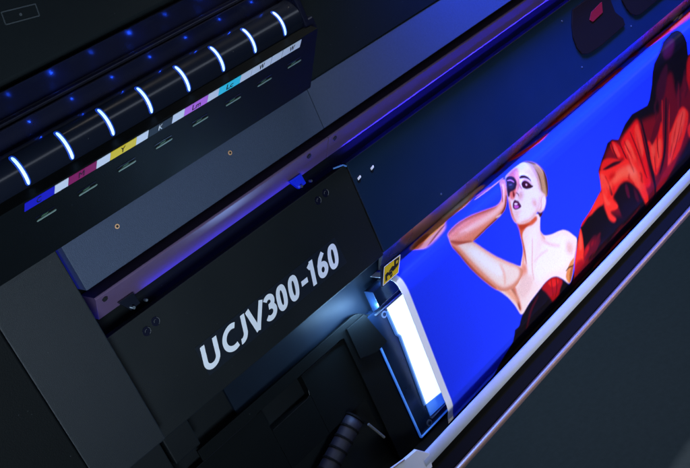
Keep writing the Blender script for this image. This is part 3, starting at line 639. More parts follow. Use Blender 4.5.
 ('l',(0.305,0.003,0.0052),0.00394,0.00306,'fanC','',((1.5987,0.2526),(1.5914,0.2585),(1.589,0.2642),(1.5836,0.2703),(1.5696,0.2776))),
 ('l',(0.305,0.003,0.0052),0.00366,0.00425,'fanC','',((1.5469,0.2685),(1.5415,0.2739),(1.5373,0.2794),(1.5321,0.2848),(1.5271,0.2903))),
 ('l',(1.0,0.0395,0.016),0.00701,0.00365,'fanC','',((1.5947,0.2428),(1.5892,0.2475),(1.5848,0.2521),(1.5832,0.2565),(1.5767,0.2612))),
 ('l',(0.5776,0.0048,0.004),0.00723,0.00574,'fanC','',((1.5685,0.249),(1.5623,0.2546),(1.5587,0.2601),(1.5528,0.2656),(1.5509,0.2718))),
 ('l',(1.0,0.0395,0.016),0.00598,0.00754,'body','',((1.3933,0.2696),(1.3863,0.2768),(1.3862,0.2868),(1.3882,0.2971),(1.3899,0.3072))),
 ('l',(1.0,0.0782,0.0331),0.00668,0.00326,'body','',((1.2998,0.2097),(1.2999,0.2172),(1.3067,0.2284),(1.3058,0.2355),(1.3051,0.2441))),
 ('l',(0.8308,0.0116,0.0065),0.00561,0.00401,'body','',((1.3079,0.211),(1.3042,0.2138),(1.3131,0.2232),(1.3053,0.2238),(1.3083,0.2301))),
 ('l',(0.8308,0.0116,0.0065),0.00682,0.0041,'body','',((1.3203,0.2306),(1.3185,0.2386),(1.3214,0.2498),(1.3241,0.2615),(1.3237,0.2716))),
 ('l',(1.0,0.0782,0.0331),0.0069,0.00387,'body','',((1.3396,0.238),(1.3438,0.2473),(1.3419,0.2533),(1.3397,0.2592),(1.3399,0.2666))),
 ('l',(0.305,0.003,0.0052),0.00243,0.00687,'body','',((1.3807,0.2678),(1.3821,0.2746),(1.3746,0.2764),(1.3813,0.2855),(1.3747,0.2872))),
 ('l',(0.5776,0.0048,0.004),0.00547,0.00535,'body','',((1.3131,0.2324),(1.3139,0.243),(1.3126,0.2539),(1.3092,0.2639),(1.3113,0.2734))),
 ('l',(1.0,0.0782,0.0331),0.00358,0.00437,'body','',((1.288,0.2088),(1.2843,0.214),(1.2939,0.2265),(1.2921,0.2341),(1.2936,0.2444))),
 ('l',(0.8308,0.0116,0.0065),0.0073,0.00641,'body','',((1.4037,0.2631),(1.4049,0.2746),(1.404,0.2849),(1.407,0.2968),(1.3994,0.301))),
 ('l',(0.5776,0.0048,0.004),0.00377,0.00784,'body','',((1.375,0.2456),(1.3728,0.2499),(1.3695,0.2535),(1.379,0.264),(1.3763,0.2679))),
 ('l',(0.8308,0.0116,0.0065),0.00602,0.00795,'body','',((1.2935,0.2258),(1.2958,0.2343),(1.2991,0.2445),(1.2925,0.2492),(1.2908,0.2568))),
 ('l',(1.0,0.0395,0.016),0.00465,0.00777,'body','',((1.4136,0.2711),(1.4109,0.2765),(1.4105,0.283),(1.4075,0.2882),(1.4106,0.2967))),
 ('l',(0.305,0.003,0.0052),0.00366,0.00628,'body','',((1.4118,0.2619),(1.4173,0.2703),(1.4128,0.2737),(1.4104,0.278),(1.413,0.2851))),
 ('l',(1.0,0.0395,0.016),0.00515,0.00511,'body','',((1.3973,0.2878),(1.3965,0.2936),(1.3949,0.2988),(1.4006,0.3079),(1.3976,0.3123))),
 ('l',(0.8308,0.0116,0.0065),0.0058,0.00441,'body','',((1.2942,0.2066),(1.2899,0.2087),(1.2893,0.2128),(1.2889,0.2169),(1.2967,0.2255))),
 ('l',(0.8308,0.0116,0.0065),0.00458,0.00317,'body','',((1.3119,0.22),(1.3154,0.2287),(1.3142,0.235),(1.3217,0.2462),(1.3212,0.2539))),
 ('l',(0.0452,0.0044,0.008),0.00248,0.00617,'drape','',((1.6542,0.1516),(1.645,0.1606),(1.6413,0.1705),(1.6399,0.1809),(1.6286,0.1894))),
 ('l',(0.0452,0.0044,0.008),0.00374,0.00538,'drape','',((1.531,0.1512),(1.5266,0.1605),(1.5122,0.1684),(1.5153,0.1824),(1.5069,0.1941))),
 ('l',(0.1559,0.0052,0.0103),0.00459,0.00532,'drape','',((1.6561,0.1615),(1.6387,0.1708),(1.6388,0.1832),(1.631,0.1936),(1.6177,0.2008))),
 ('l',(0.1559,0.0052,0.0103),0.0043,0.00564,'drape','',((1.6139,0.1778),(1.6077,0.1863),(1.6069,0.1948),(1.6017,0.2023),(1.5971,0.2099))),
 ('l',(0.0452,0.0044,0.008),0.00392,0.00535,'drape','',((1.6481,0.1747),(1.6502,0.1848),(1.6489,0.1946),(1.637,0.1998),(1.6336,0.2066))),
 ('l',(0.0452,0.0044,0.008),0.00414,0.00456,'drape','',((1.62,0.1614),(1.6143,0.1685),(1.6062,0.1751),(1.6015,0.1823),(1.5985,0.1894))),
 ('l',(0.0452,0.0044,0.008),0.00349,0.00555,'drape','',((1.6274,0.1824),(1.6146,0.1905),(1.6145,0.1997),(1.6068,0.2075),(1.6065,0.2164))),
 ('l',(0.1559,0.0052,0.0103),0.00257,0.00462,'drape','',((1.6201,0.1682),(1.6116,0.1819),(1.6047,0.1947),(1.6033,0.2076),(1.5901,0.2185))),
 ('l',(0.0452,0.0044,0.008),0.00469,0.0048,'drape','',((1.5669,0.1764),(1.565,0.185),(1.5628,0.1935),(1.5526,0.2005),(1.5498,0.2089))),
 ('l',(0.1022,0.003,0.006),0.00294,0.0085,'drape','',((1.2381,0.2976),(1.2258,0.3017),(1.221,0.309),(1.2158,0.3159),(1.2044,0.3209))),
 ('l',(0.0452,0.0024,0.0052),0.00424,0.0044,'drape','',((1.2072,0.3035),(1.2053,0.3095),(1.1913,0.3105),(1.1887,0.3167),(1.1767,0.3196))),
 ('l',(0.1022,0.003,0.006),0.00494,0.00557,'drape','',((1.319,0.3523),(1.3141,0.3563),(1.3013,0.3563),(1.2874,0.3557),(1.2713,0.3551))),
 ('l',(0.1022,0.003,0.006),0.00338,0.00536,'drape','',((1.2329,0.3045),(1.2299,0.3115),(1.2128,0.3125),(1.2024,0.3164),(1.1965,0.3234))),
 ('l',(0.1022,0.003,0.006),0.00598,0.00581,'drape','',((1.336,0.3649),(1.3144,0.3632),(1.2919,0.3613),(1.2686,0.3609),(1.2513,0.3629))),
 ('l',(0.1022,0.003,0.006),0.00716,0.01245,'drape','',((1.3497,0.3654),(1.3308,0.3648),(1.3075,0.3618),(1.2832,0.3592),(1.2681,0.3622))),
 ('l',(0.0452,0.0024,0.0052),0.00861,0.01107,'drape','',((1.2498,0.3268),(1.2382,0.3278),(1.2327,0.332),(1.2207,0.3345),(1.2065,0.3358))),
 ('l',(0.1022,0.003,0.006),0.00383,0.00529,'drape','',((1.2041,0.2958),(1.2029,0.3032),(1.1951,0.3079),(1.1855,0.312),(1.1736,0.316))),
 ('l',(0.1022,0.003,0.006),0.00349,0.00617,'drape','',((1.2197,0.2926),(1.2084,0.2952),(1.1993,0.2988),(1.2002,0.3065),(1.1946,0.3115))),
 ('l',(0.1022,0.003,0.006),0.00338,0.0073,'drape','',((1.224,0.295),(1.2153,0.3013),(1.2104,0.3092),(1.195,0.3128),(1.18,0.3176))),
 ('p',(0.1878,0.0044,0.0052),0.00738,0.0,'drape','',((1.6733,0.1616),(1.7856,0.1899),(1.7509,0.3178),(1.6568,0.3437),(1.6321,0.2575))),
 ('p',(0.004,0.0024,0.003),0.00183,0.0,'','bodice',((0.9705,0.2992),(0.9965,0.2925),(1.0268,0.2884),(1.0519,0.2851),(1.071,0.2867),(1.0865,0.2942),(1.0991,0.3085),(1.1082,0.3228),(1.1242,0.3463),(1.1546,0.3995),(0.9905,0.4261),(0.7616,0.4371),(0.7784,0.419),(0.915,0.3356),(0.9441,0.3234))),
 ('p',(0.402,0.0037,0.0052),0.00254,0.0,'bodice','',((1.0376,0.2875),(1.0547,0.2861),(1.0738,0.2879),(1.0891,0.2981),(1.0985,0.3131),(1.0853,0.3197),(1.0765,0.3345),(1.06,0.3368),(1.0508,0.3138),(1.0468,0.3023))),
 ('p',(0.7157,0.013,0.008),0.00182,0.0,'bodice','',((1.0564,0.2894),(1.0722,0.2912),(1.09,0.303),(1.0833,0.3095),(1.0649,0.3059))),
 ('l',(0.1878,0.0018,0.0037),0.0009,0.00241,'bodice','',((1.0697,0.2895),(1.0649,0.3059),(1.0602,0.3248))),
 ('l',(0.1022,0.0018,0.0037),0.00091,0.00243,'bodice','',((1.0831,0.2963),(1.0774,0.3143),(1.0658,0.3288))),
 ('l',(0.0612,0.0018,0.0044),0.00175,0.00466,'bodice','',((1.024,0.2955),(0.992,0.3078),(0.9707,0.3325))),
 ('p',(1.0,0.7605,0.6308),0.00107,0.0,'','torso',((1.0353,0.1488),(1.0318,0.1573),(1.0281,0.1787),(1.0248,0.1991),(1.0109,0.215),(1.005,0.2219),(0.98,0.1954),(0.9553,0.1951),(0.928,0.2135),(0.9394,0.2274),(0.954,0.251),(0.9639,0.2761),(0.9693,0.3016),(0.9965,0.2925),(1.0268,0.2884),(1.0519,0.2851),(1.071,0.2867),(1.0865,0.2942),(1.0991,0.3085),(1.1082,0.3228),(1.1169,0.3327),(1.1265,0.3207),(1.1436,0.3009),(1.162,0.2796),(1.1702,0.266),(1.1646,0.2573),(1.1526,0.24),(1.1401,0.2287),(1.1251,0.2231),(1.1076,0.2184),(1.092,0.2116),(1.0837,0.205),(1.0796,0.194),(1.0859,0.1809),(1.0938,0.1678),(1.0727,0.1552))),
 ('p',(0.9387,0.9047,0.8388),0.0098,0.0,'torso','',((1.0851,0.2164),(1.1344,0.2321),(1.1608,0.2637),(1.141,0.2904),(1.105,0.2933),(1.0661,0.2764),(1.0335,0.2761),(1.0283,0.2472),(1.0569,0.2279))),
 ('p',(1.0,0.855,0.7758),0.00588,0.0,'torso','',((1.0493,0.1776),(1.0815,0.1768),(1.0677,0.2055),(1.0409,0.2344),(1.0173,0.2568),(1.0107,0.2314),(1.0332,0.2045))),
 ('l',(0.8714,0.305,0.1559),0.00345,0.00682,'torso','',((1.0258,0.143),(1.0313,0.1665),(1.0273,0.1843),(1.0244,0.203),(1.0114,0.2236))),
 ('l',(0.5149,0.0612,0.0212),0.00154,0.00411,'torso','',((1.0323,0.155),(1.0291,0.1773),(1.0272,0.2007),(1.0212,0.2258))),
 ('l',(0.7529,0.4287,0.3515),0.0014,0.00234,'torso','',((1.0554,0.1937),(1.0447,0.2159),(1.0314,0.2408),(1.0269,0.2632))),
 ('l',(0.855,0.552,0.4793),0.00341,0.00481,'torso','',((1.0767,0.2069),(1.0871,0.226),(1.119,0.2503))),
 ('l',(0.8714,0.6105,0.5457),0.00336,0.0038,'torso','',((1.0409,0.2344),(1.0643,0.2326),(1.085,0.2374))),
 ('p',(0.8308,0.305,0.1878),0.00466,0.0,'torso','',((1.0066,0.2205),(1.0216,0.2219),(1.0187,0.2409),(1.0015,0.2505),(0.9943,0.2331))),
 ('l',(0.6795,0.1559,0.0612),0.00367,0.00905,'torso','',((0.962,0.2179),(0.9727,0.2395),(0.9742,0.2615),(0.9726,0.29))),
 ('l',(0.305,0.0452,0.0144),0.0017,0.00545,'torso','',((0.9666,0.2396),(0.9719,0.2599),(0.9714,0.2891))),
 ('l',(0.9131,0.402,0.2232),0.00455,0.01125,'torso','',((0.944,0.2181),(0.9612,0.2443),(0.9719,0.2725))),
 ('p',(0.7529,0.2623,0.0612),0.0015,0.0,'torso','',((1.1507,0.2922),(1.1321,0.3154),(1.1163,0.3349),(1.1067,0.3119),(1.118,0.3018),(1.1324,0.2937))),
 ('p',(0.402,0.1022,0.0212),0.0015,0.0,'torso','',((1.1436,0.3031),(1.1285,0.3198),(1.117,0.3302),(1.1182,0.3151),(1.1302,0.3054))),
 ('l',(0.0612,0.013,0.007),0.00094,0.00299,'torso','',((1.1146,0.3018),(1.1258,0.3003),(1.1371,0.3055),(1.1458,0.3023))),
 ('l',(0.7529,0.3515,0.2623),0.00133,0.00355,'torso','',((1.169,0.2687),(1.1582,0.2838),(1.1388,0.3022))),
 ('p',(0.7305,0.107,0.0296),0.00223,0.0,'','',((1.0282,0.1445),(1.0389,0.154),(1.0621,0.164),(1.0818,0.1627),(1.0837,0.172),(1.0668,0.174),(1.0507,0.1682),(1.0373,0.1702),(1.0276,0.1805),(1.0304,0.1619))),
 ('p',(0.5149,0.0452,0.013),0.00171,0.0,'','',((1.0306,0.152),(1.0501,0.1629),(1.0631,0.1687),(1.0483,0.1668),(1.0332,0.1657))),
 ('p',(0.0612,0.008,0.0091),0.00123,0.0,'','',((1.0874,0.1578),(1.0933,0.1654),(1.1037,0.1675),(1.0955,0.1729),(1.0895,0.1734))),
 ('p',(0.8388,0.5149,0.3916),0.0076,0.0,'torso','',((1.1395,0.2503),(1.1576,0.2703),(1.1426,0.287),(1.1299,0.2702))),
 ('p',(0.8714,0.6172,0.5149),0.00584,0.0,'torso','',((1.0091,0.2346),(1.0285,0.26),(1.0079,0.2759),(0.9827,0.2757),(0.975,0.2536))),
 ('l',(0.7305,0.3515,0.2462),0.00177,0.00378,'torso','',((1.0834,0.1862),(1.0797,0.2005),(1.0859,0.2148))),
 ('p',(0.7305,0.2623,0.1384),0.00128,0.0,'','arm',((0.8777,0.0729),(0.8699,0.0937),(0.8793,0.1144),(0.8908,0.146),(0.907,0.1793),(0.9276,0.2142),(0.9454,0.2335),(0.9781,0.2473),(1.0091,0.2346),(1.005,0.2219),(0.98,0.1954),(0.9548,0.1673),(0.9348,0.14),(0.9182,0.1156),(0.9076,0.0979),(0.8954,0.078))),
 ('p',(0.9734,0.7605,0.6172),0.00479,0.0,'arm','',((0.8794,0.0955),(0.9018,0.1076),(0.9182,0.1189),(0.9345,0.1428),(0.9553,0.171),(0.9802,0.1992),(1.0004,0.2206),(0.9966,0.2347),(0.9742,0.2364),(0.9507,0.2288),(0.9344,0.2076),(0.9178,0.1765),(0.9025,0.1448),(0.889,0.1167))),
 ('l',(0.8714,0.305,0.1559),0.00421,0.01247,'arm','',((0.8711,0.0826),(0.8807,0.1115),(0.8933,0.1466),(0.9098,0.1812),(0.9357,0.2228))),
 ('l',(0.402,0.0612,0.0319),0.00252,0.00665,'arm','',((0.8686,0.0887),(0.8793,0.1144),(0.8912,0.1452),(0.9077,0.1797),(0.9321,0.2183))),
 ('l',(0.1878,0.0212,0.0212),0.00108,0.00287,'arm','',((0.8682,0.0922),(0.8796,0.1165),(0.8904,0.1467),(0.9055,0.1783))),
 ('p',(1.0,0.9216,0.855),0.00649,0.0,'arm','',((0.8988,0.1134),(0.922,0.1339),(0.9479,0.1742),(0.9688,0.204),(0.9493,0.2074),(0.9259,0.1718),(0.9076,0.1402))),
 ('l',(0.9387,0.4851,0.3515),0.00262,0.00431,'arm','',((0.9204,0.1202),(0.9363,0.1449),(0.9572,0.1732),(0.9864,0.2052))),
 ('l',(0.8714,0.4564,0.305),0.00336,0.00443,'arm','',((0.9598,0.1859),(0.9635,0.2087),(0.9544,0.2272))),
 ('p',(0.807,0.2384,0.1221),0.00087,0.0,'','fore',((0.8777,0.0729),(0.9113,0.0708),(0.9376,0.0761),(0.9668,0.0848),(0.9988,0.0946),(1.0143,0.0908),(1.0253,0.0778),(1.0423,0.0619),(1.0543,0.0647),(1.0391,0.0789),(1.0227,0.1011),(1.0113,0.1114),(0.9924,0.1138),(0.9605,0.1137),(0.9182,0.1156),(0.9018,0.1076),(0.8711,0.0959))),
 ('l',(0.4342,0.0762,0.0369),0.00227,0.00561,'fore','',((0.874,0.0757),(0.909,0.0736),(0.9362,0.0782),(0.9665,0.0867),(0.9966,0.0961))),
 ('l',(1.0,0.5271,0.3419),0.00407,0.01004,'fore','',((0.8984,0.0883),(0.9323,0.094),(0.9628,0.0991),(0.995,0.1028),(1.013,0.0979))),
 ('l',(0.9734,0.5149,0.3515),0.0015,0.00401,'fore','',((1.0141,0.0986),(1.0255,0.0835),(1.0384,0.0718))),
 ('l',(0.1878,0.0252,0.016),0.00161,0.00557,'fore','',((1.0271,0.0925),(1.0123,0.1093),(0.9927,0.1132),(0.9607,0.1133),(0.9208,0.1138))),
 ('l',(0.402,0.0612,0.0262),0.00234,0.00577,'fore','',((0.8712,0.0781),(0.8759,0.0895),(0.8898,0.1001),(0.9151,0.114))),
 ('l',(0.8308,0.305,0.1714),0.00226,0.00446,'fore','',((0.8729,0.0837),(0.8882,0.0877),(0.9112,0.0925))),
 ('l',(0.3515,0.0612,0.0382),0.00075,0.002,'fore','',((1.0328,0.0736),(1.0206,0.0847),(1.0129,0.0959))),
 ('l',(1.0,0.6795,0.5149),0.00097,0.00259,'fore','',((0.9991,0.1121),(0.9934,0.1117),(0.9855,0.1098))),
 ('p',(0.1812,0.0723,0.0319),0.00156,0.0,'','hair',((1.1148,0.0606),(1.1173,0.0673),(1.1209,0.0751),(1.1288,0.0868),(1.1364,0.1041),(1.1377,0.1231),(1.1317,0.1409),(1.1234,0.1515),(1.1113,0.1414),(1.1119,0.1135),(1.1114,0.0892))),
 ('l',(0.7305,0.4125,0.162),0.00139,0.00301,'hair','',((1.1135,0.0718),(1.1205,0.0914),(1.1233,0.1099),(1.1199,0.1302),(1.1149,0.1434))),
 ('l',(0.3916,0.162,0.0648),0.00139,0.00301,'hair','',((1.114,0.0721),(1.1212,0.0913),(1.1242,0.1099),(1.121,0.1303),(1.1156,0.1439))),
 ('l',(0.8388,0.5271,0.2384),0.00139,0.00301,'hair','',((1.1146,0.0725),(1.122,0.0913),(1.1251,0.1098),(1.122,0.1303),(1.1164,0.1443))),
 ('l',(0.1878,0.0723,0.0319),0.00139,0.00301,'hair','',((1.1151,0.0728),(1.1228,0.0913),(1.1261,0.1098),(1.123,0.1304),(1.1171,0.1448))),
 ('l',(0.6038,0.305,0.1274),0.00139,0.00301,'hair','',((1.1157,0.0731),(1.1235,0.0913),(1.127,0.1098),(1.1241,0.1305),(1.1179,0.1452))),
 ('l',(0.7305,0.4125,0.162),0.00139,0.00301,'hair','',((1.1162,0.0735),(1.1243,0.0913),(1.1279,0.1097),(1.1251,0.1306),(1.1187,0.1457))),
 ('l',(0.3916,0.162,0.0648),0.00139,0.00302,'hair','',((1.1167,0.0738),(1.125,0.0913),(1.1289,0.1097),(1.1262,0.1307),(1.1194,0.1461))),
 ('l',(0.8388,0.5271,0.2384),0.00139,0.00302,'hair','',((1.1173,0.0741),(1.1258,0.0913),(1.1298,0.1096),(1.1272,0.1308),(1.1202,0.1465))),
 ('l',(0.1878,0.0723,0.0319),0.00139,0.00302,'hair','',((1.1178,0.0744),(1.1265,0.0912),(1.1307,0.1096),(1.1282,0.1309),(1.121,0.147))),
 ('l',(0.6038,0.305,0.1274),0.00139,0.00302,'hair','',((1.1183,0.0748),(1.1273,0.0912),(1.1317,0.1095),(1.1293,0.131),(1.1217,0.1474))),
 ('l',(0.7305,0.4125,0.162),0.0014,0.00302,'hair','',((1.1189,0.0751),(1.128,0.0912),(1.1326,0.1095),(1.1303,0.131),(1.1225,0.1479))),
 ('p',(0.0931,0.0319,0.0194),0.00212,0.0,'hair','',((1.1355,0.0947),(1.1393,0.1169),(1.1337,0.1421),(1.1225,0.152),(1.1276,0.1345),(1.1316,0.1126))),
 ('p',(0.1878,0.0648,0.0319),0.00157,0.0,'hair','',((1.1156,0.0622),(1.1204,0.0734),(1.1265,0.0865),(1.1184,0.0818),(1.1125,0.0704))),
 ('p',(0.855,0.5271,0.4125),0.00136,0.0,'','face',((1.112,0.0627),(1.1125,0.0724),(1.1142,0.079),(1.1161,0.0857),(1.1167,0.0943),(1.117,0.1084),(1.1167,0.1223),(1.1144,0.135),(1.1211,0.144),(1.1181,0.1564),(1.1075,0.1663),(1.0946,0.1662),(1.0886,0.1586),(1.0806,0.1619),(1.0625,0.1632),(1.0457,0.1591),(1.0326,0.1512),(1.0248,0.1432),(1.0221,0.1295),(1.0236,0.113),(1.0276,0.0983),(1.0315,0.0891),(1.0359,0.0823),(1.0494,0.07),(1.0621,0.0618),(1.0866,0.0595))),
 ('p',(0.9734,0.8228,0.7758),0.00413,0.0,'face','',((1.1059,0.0676),(1.1078,0.0755),(1.11,0.0822),(1.1122,0.0917),(1.1125,0.1059),(1.1114,0.1212),(1.1111,0.1352),(1.1169,0.1467),(1.1131,0.1546),(1.1022,0.1605),(1.0914,0.1561),(1.0809,0.158),(1.0612,0.1594),(1.0448,0.1546),(1.0341,0.1481),(1.0285,0.1407),(1.0267,0.1276),(1.0285,0.1129),(1.0327,0.0997),(1.038,0.0869),(1.0497,0.0733),(1.0628,0.0665),(1.0834,0.065))),
 ('p',(0.5149,0.2623,0.1559),0.00288,0.0,'face','',((1.114,0.0695),(1.1176,0.08),(1.1203,0.0983),(1.1195,0.1178),(1.1161,0.1381),(1.1129,0.1281),(1.1134,0.1104),(1.1101,0.0946),(1.1058,0.0817))),
 ('l',(0.305,0.1274,0.0513),0.00104,0.00231,'face','',((1.1143,0.0801),(1.1169,0.0963),(1.1164,0.1161),(1.1139,0.1327))),
 ('p',(0.855,0.6105,0.7305),0.00459,0.0,'face','',((1.0975,0.0617),(1.109,0.0666),(1.1109,0.0803),(1.1111,0.0931),(1.106,0.1062),(1.0962,0.0886),(1.0828,0.078),(1.073,0.0719))),
 ('p',(0.807,0.1559,0.0844),0.00372,0.0,'face','',((1.0621,0.0628),(1.0867,0.0606),(1.0944,0.066),(1.0712,0.0822),(1.0649,0.0947),(1.0527,0.1015),(1.04,0.1079),(1.0308,0.1025),(1.035,0.0852))),
 ('p',(0.956,0.305,0.2159),0.00288,0.0,'face','',((1.084,0.0667),(1.0822,0.0749),(1.0651,0.0908),(1.0553,0.0931),(1.0664,0.0788))),
 ('p',(0.956,0.8714,0.8388),0.00555,0.0,'face','',((1.0699,0.1094),(1.0974,0.1173),(1.1068,0.1307),(1.0937,0.1514),(1.0663,0.1554),(1.0407,0.144),(1.0342,0.1321),(1.0593,0.1311))),
 ('l',(0.7529,0.1022,0.0452),0.00269,0.00487,'face','',((1.0276,0.1006),(1.0258,0.1153),(1.0245,0.1303),(1.0282,0.1445))),
 ('p',(0.855,0.305,0.1559),0.00373,0.0,'face','',((1.0689,0.1631),(1.0874,0.1578),(1.0937,0.1514),(1.0786,0.1628),(1.0597,0.1626),(1.0338,0.1519),(1.048,0.1545))),
 ('p',(0.8388,0.4564,0.3419),0.00515,0.0,'face','',((1.0816,0.1302),(1.0957,0.1404),(1.0896,0.1531),(1.0813,0.1441))),
 ('l',(1.0,0.855,0.807),0.00141,0.00518,'face','',((1.1156,0.1459),(1.1143,0.1554),(1.1027,0.1628))),
 ('l',(0.7529,0.305,0.2232),0.00088,0.00211,'face','',((1.1126,0.1421),(1.1057,0.1463),(1.1024,0.1565),(1.0956,0.1607))),
 ('p',(0.7605,0.402,0.3515),0.0059,0.0,'face','',((1.0609,0.0983),(1.0691,0.111),(1.059,0.119),(1.0471,0.112))),
 ('p',(0.8714,0.5776,0.491),0.00544,0.0,'face','',((1.0325,0.1232),(1.0444,0.1363),(1.0337,0.1458),(1.0265,0.1355))),
 ('l',(0.6724,0.2232,0.1559),0.00229,0.00329,'face','',((1.0718,0.0847),(1.0643,0.0904),(1.0596,0.0976))),
 ('l',(0.7758,0.4342,0.3325),0.00417,0.00595,'face','',((1.1125,0.0814),(1.1146,0.0951),(1.1147,0.1111),(1.1108,0.129))),
 ('l',(0.8388,0.5149,0.4125),0.0047,0.00558,'face','',((1.1063,0.1385),(1.0982,0.152),(1.0834,0.1595),(1.064,0.1601))),
 ('l',(0.8714,0.5776,0.5149),0.00317,0.00447,'face','',((1.0282,0.1226),(1.0377,0.1312),(1.0487,0.1338))),
 ('p',(0.0212,0.007,0.0194),0.00122,0.0,'face','',((1.0513,0.0678),(1.0605,0.066),(1.0656,0.0708),(1.0664,0.0788),(1.0631,0.0876),(1.0561,0.0936),(1.0469,0.0942),(1.0386,0.0913),(1.0326,0.0977),(1.0283,0.0952),(1.0323,0.0836),(1.0408,0.0752))),
 ('l',(0.6724,0.2232,0.305),0.00076,0.00222,'face','',((1.051,0.0732),(1.0563,0.076),(1.0583,0.0828))),
 ('p',(0.0176,0.0232,0.0482),0.00137,0.0,'face','',((1.0471,0.0773),(1.0542,0.0812),(1.0557,0.0873),(1.047,0.0903),(1.0397,0.085))),
 ('l',(0.1878,0.1022,0.1878),0.00061,0.00142,'face','',((1.0454,0.081),(1.0512,0.0839))),
 ('p',(0.0343,0.0052,0.013),0.0007,0.0,'face','',((1.0735,0.0828),(1.0795,0.0816),(1.0869,0.0851),(1.093,0.0921),(1.0964,0.1008),(1.0953,0.1041),(1.0906,0.0955),(1.0832,0.0892),(1.0741,0.0856))),
 ('p',(0.8308,0.305,0.4287),0.00262,0.0,'face','',((1.0735,0.0897),(1.0845,0.0912),(1.0927,0.1017),(1.0972,0.1112),(1.0872,0.1005))),
 ('p',(0.0423,0.0037,0.0176),0.00089,0.0,'face','',((1.0711,0.0933),(1.0765,0.0918),(1.0827,0.0934),(1.0888,0.0996),(1.0919,0.1066),(1.0987,0.1146),(1.0881,0.1131),(1.0768,0.108),(1.07,0.1012))),
 ('p',(0.5776,0.2232,0.2232),0.00065,0.0,'face','',((1.079,0.0988),(1.0834,0.0997),(1.0849,0.1042),(1.0804,0.1044))),
 ('p',(1.0,0.8714,0.7529),0.00049,0.0,'face','',((1.0804,0.1004),(1.0828,0.1012),(1.0818,0.103),(1.0797,0.102))),
 ('l',(0.6724,0.0612,0.1559),0.00128,0.00299,'face','',((1.0669,0.0919),(1.0659,0.0973),(1.0675,0.1021))),
 ('p',(0.1878,0.006,0.0103),0.00111,0.0,'face','',((1.0445,0.0928),(1.0475,0.0956),(1.0468,0.1012),(1.0428,0.1048),(1.0401,0.1021))),
 ('l',(0.1559,0.0176,0.0252),0.00067,0.00201,'face','',((1.0504,0.0994),(1.054,0.103),(1.0546,0.1085))),
 ('l',(0.9387,0.402,0.305),0.00127,0.00297,'face','',((1.0595,0.0916),(1.0547,0.0967),(1.0514,0.0988))),
 ('p',(0.0931,0.0044,0.0545),0.00084,0.0,'face','',((1.0337,0.1121),(1.0377,0.1089),(1.0432,0.1089),(1.0457,0.1124),(1.0494,0.1149),(1.0517,0.1214),(1.0536,0.1289),(1.0451,0.1285),(1.0349,0.1246),(1.0312,0.1185))),
 ('p',(0.6172,0.107,0.5149),0.00075,0.0,'face','',((1.0352,0.1165),(1.0408,0.1186),(1.0473,0.124),(1.0435,0.1257),(1.0359,0.1224))),
 ('p',(0.956,0.7529,0.9131),0.00058,0.0,'face','',((1.0378,0.1137),(1.0426,0.1149),(1.0465,0.1196),(1.0425,0.119),(1.0378,0.1162))),
]
MEDIA_PROFILE = [(0.06, 0.9168), (0.028, 0.9168), (0.004, 0.9168), (-0.0055, 0.9163), (-0.009, 0.9153), (-0.0145, 0.9128), (-0.019, 0.907), (-0.0215, 0.8975), (-0.0225, 0.8865), (-0.0212, 0.8559), (-0.0159, 0.7388), (-0.014, 0.69), (-0.0136, 0.672), (-0.0115, 0.66), (-0.004, 0.645), (0.006, 0.616), (0.012, 0.598)]

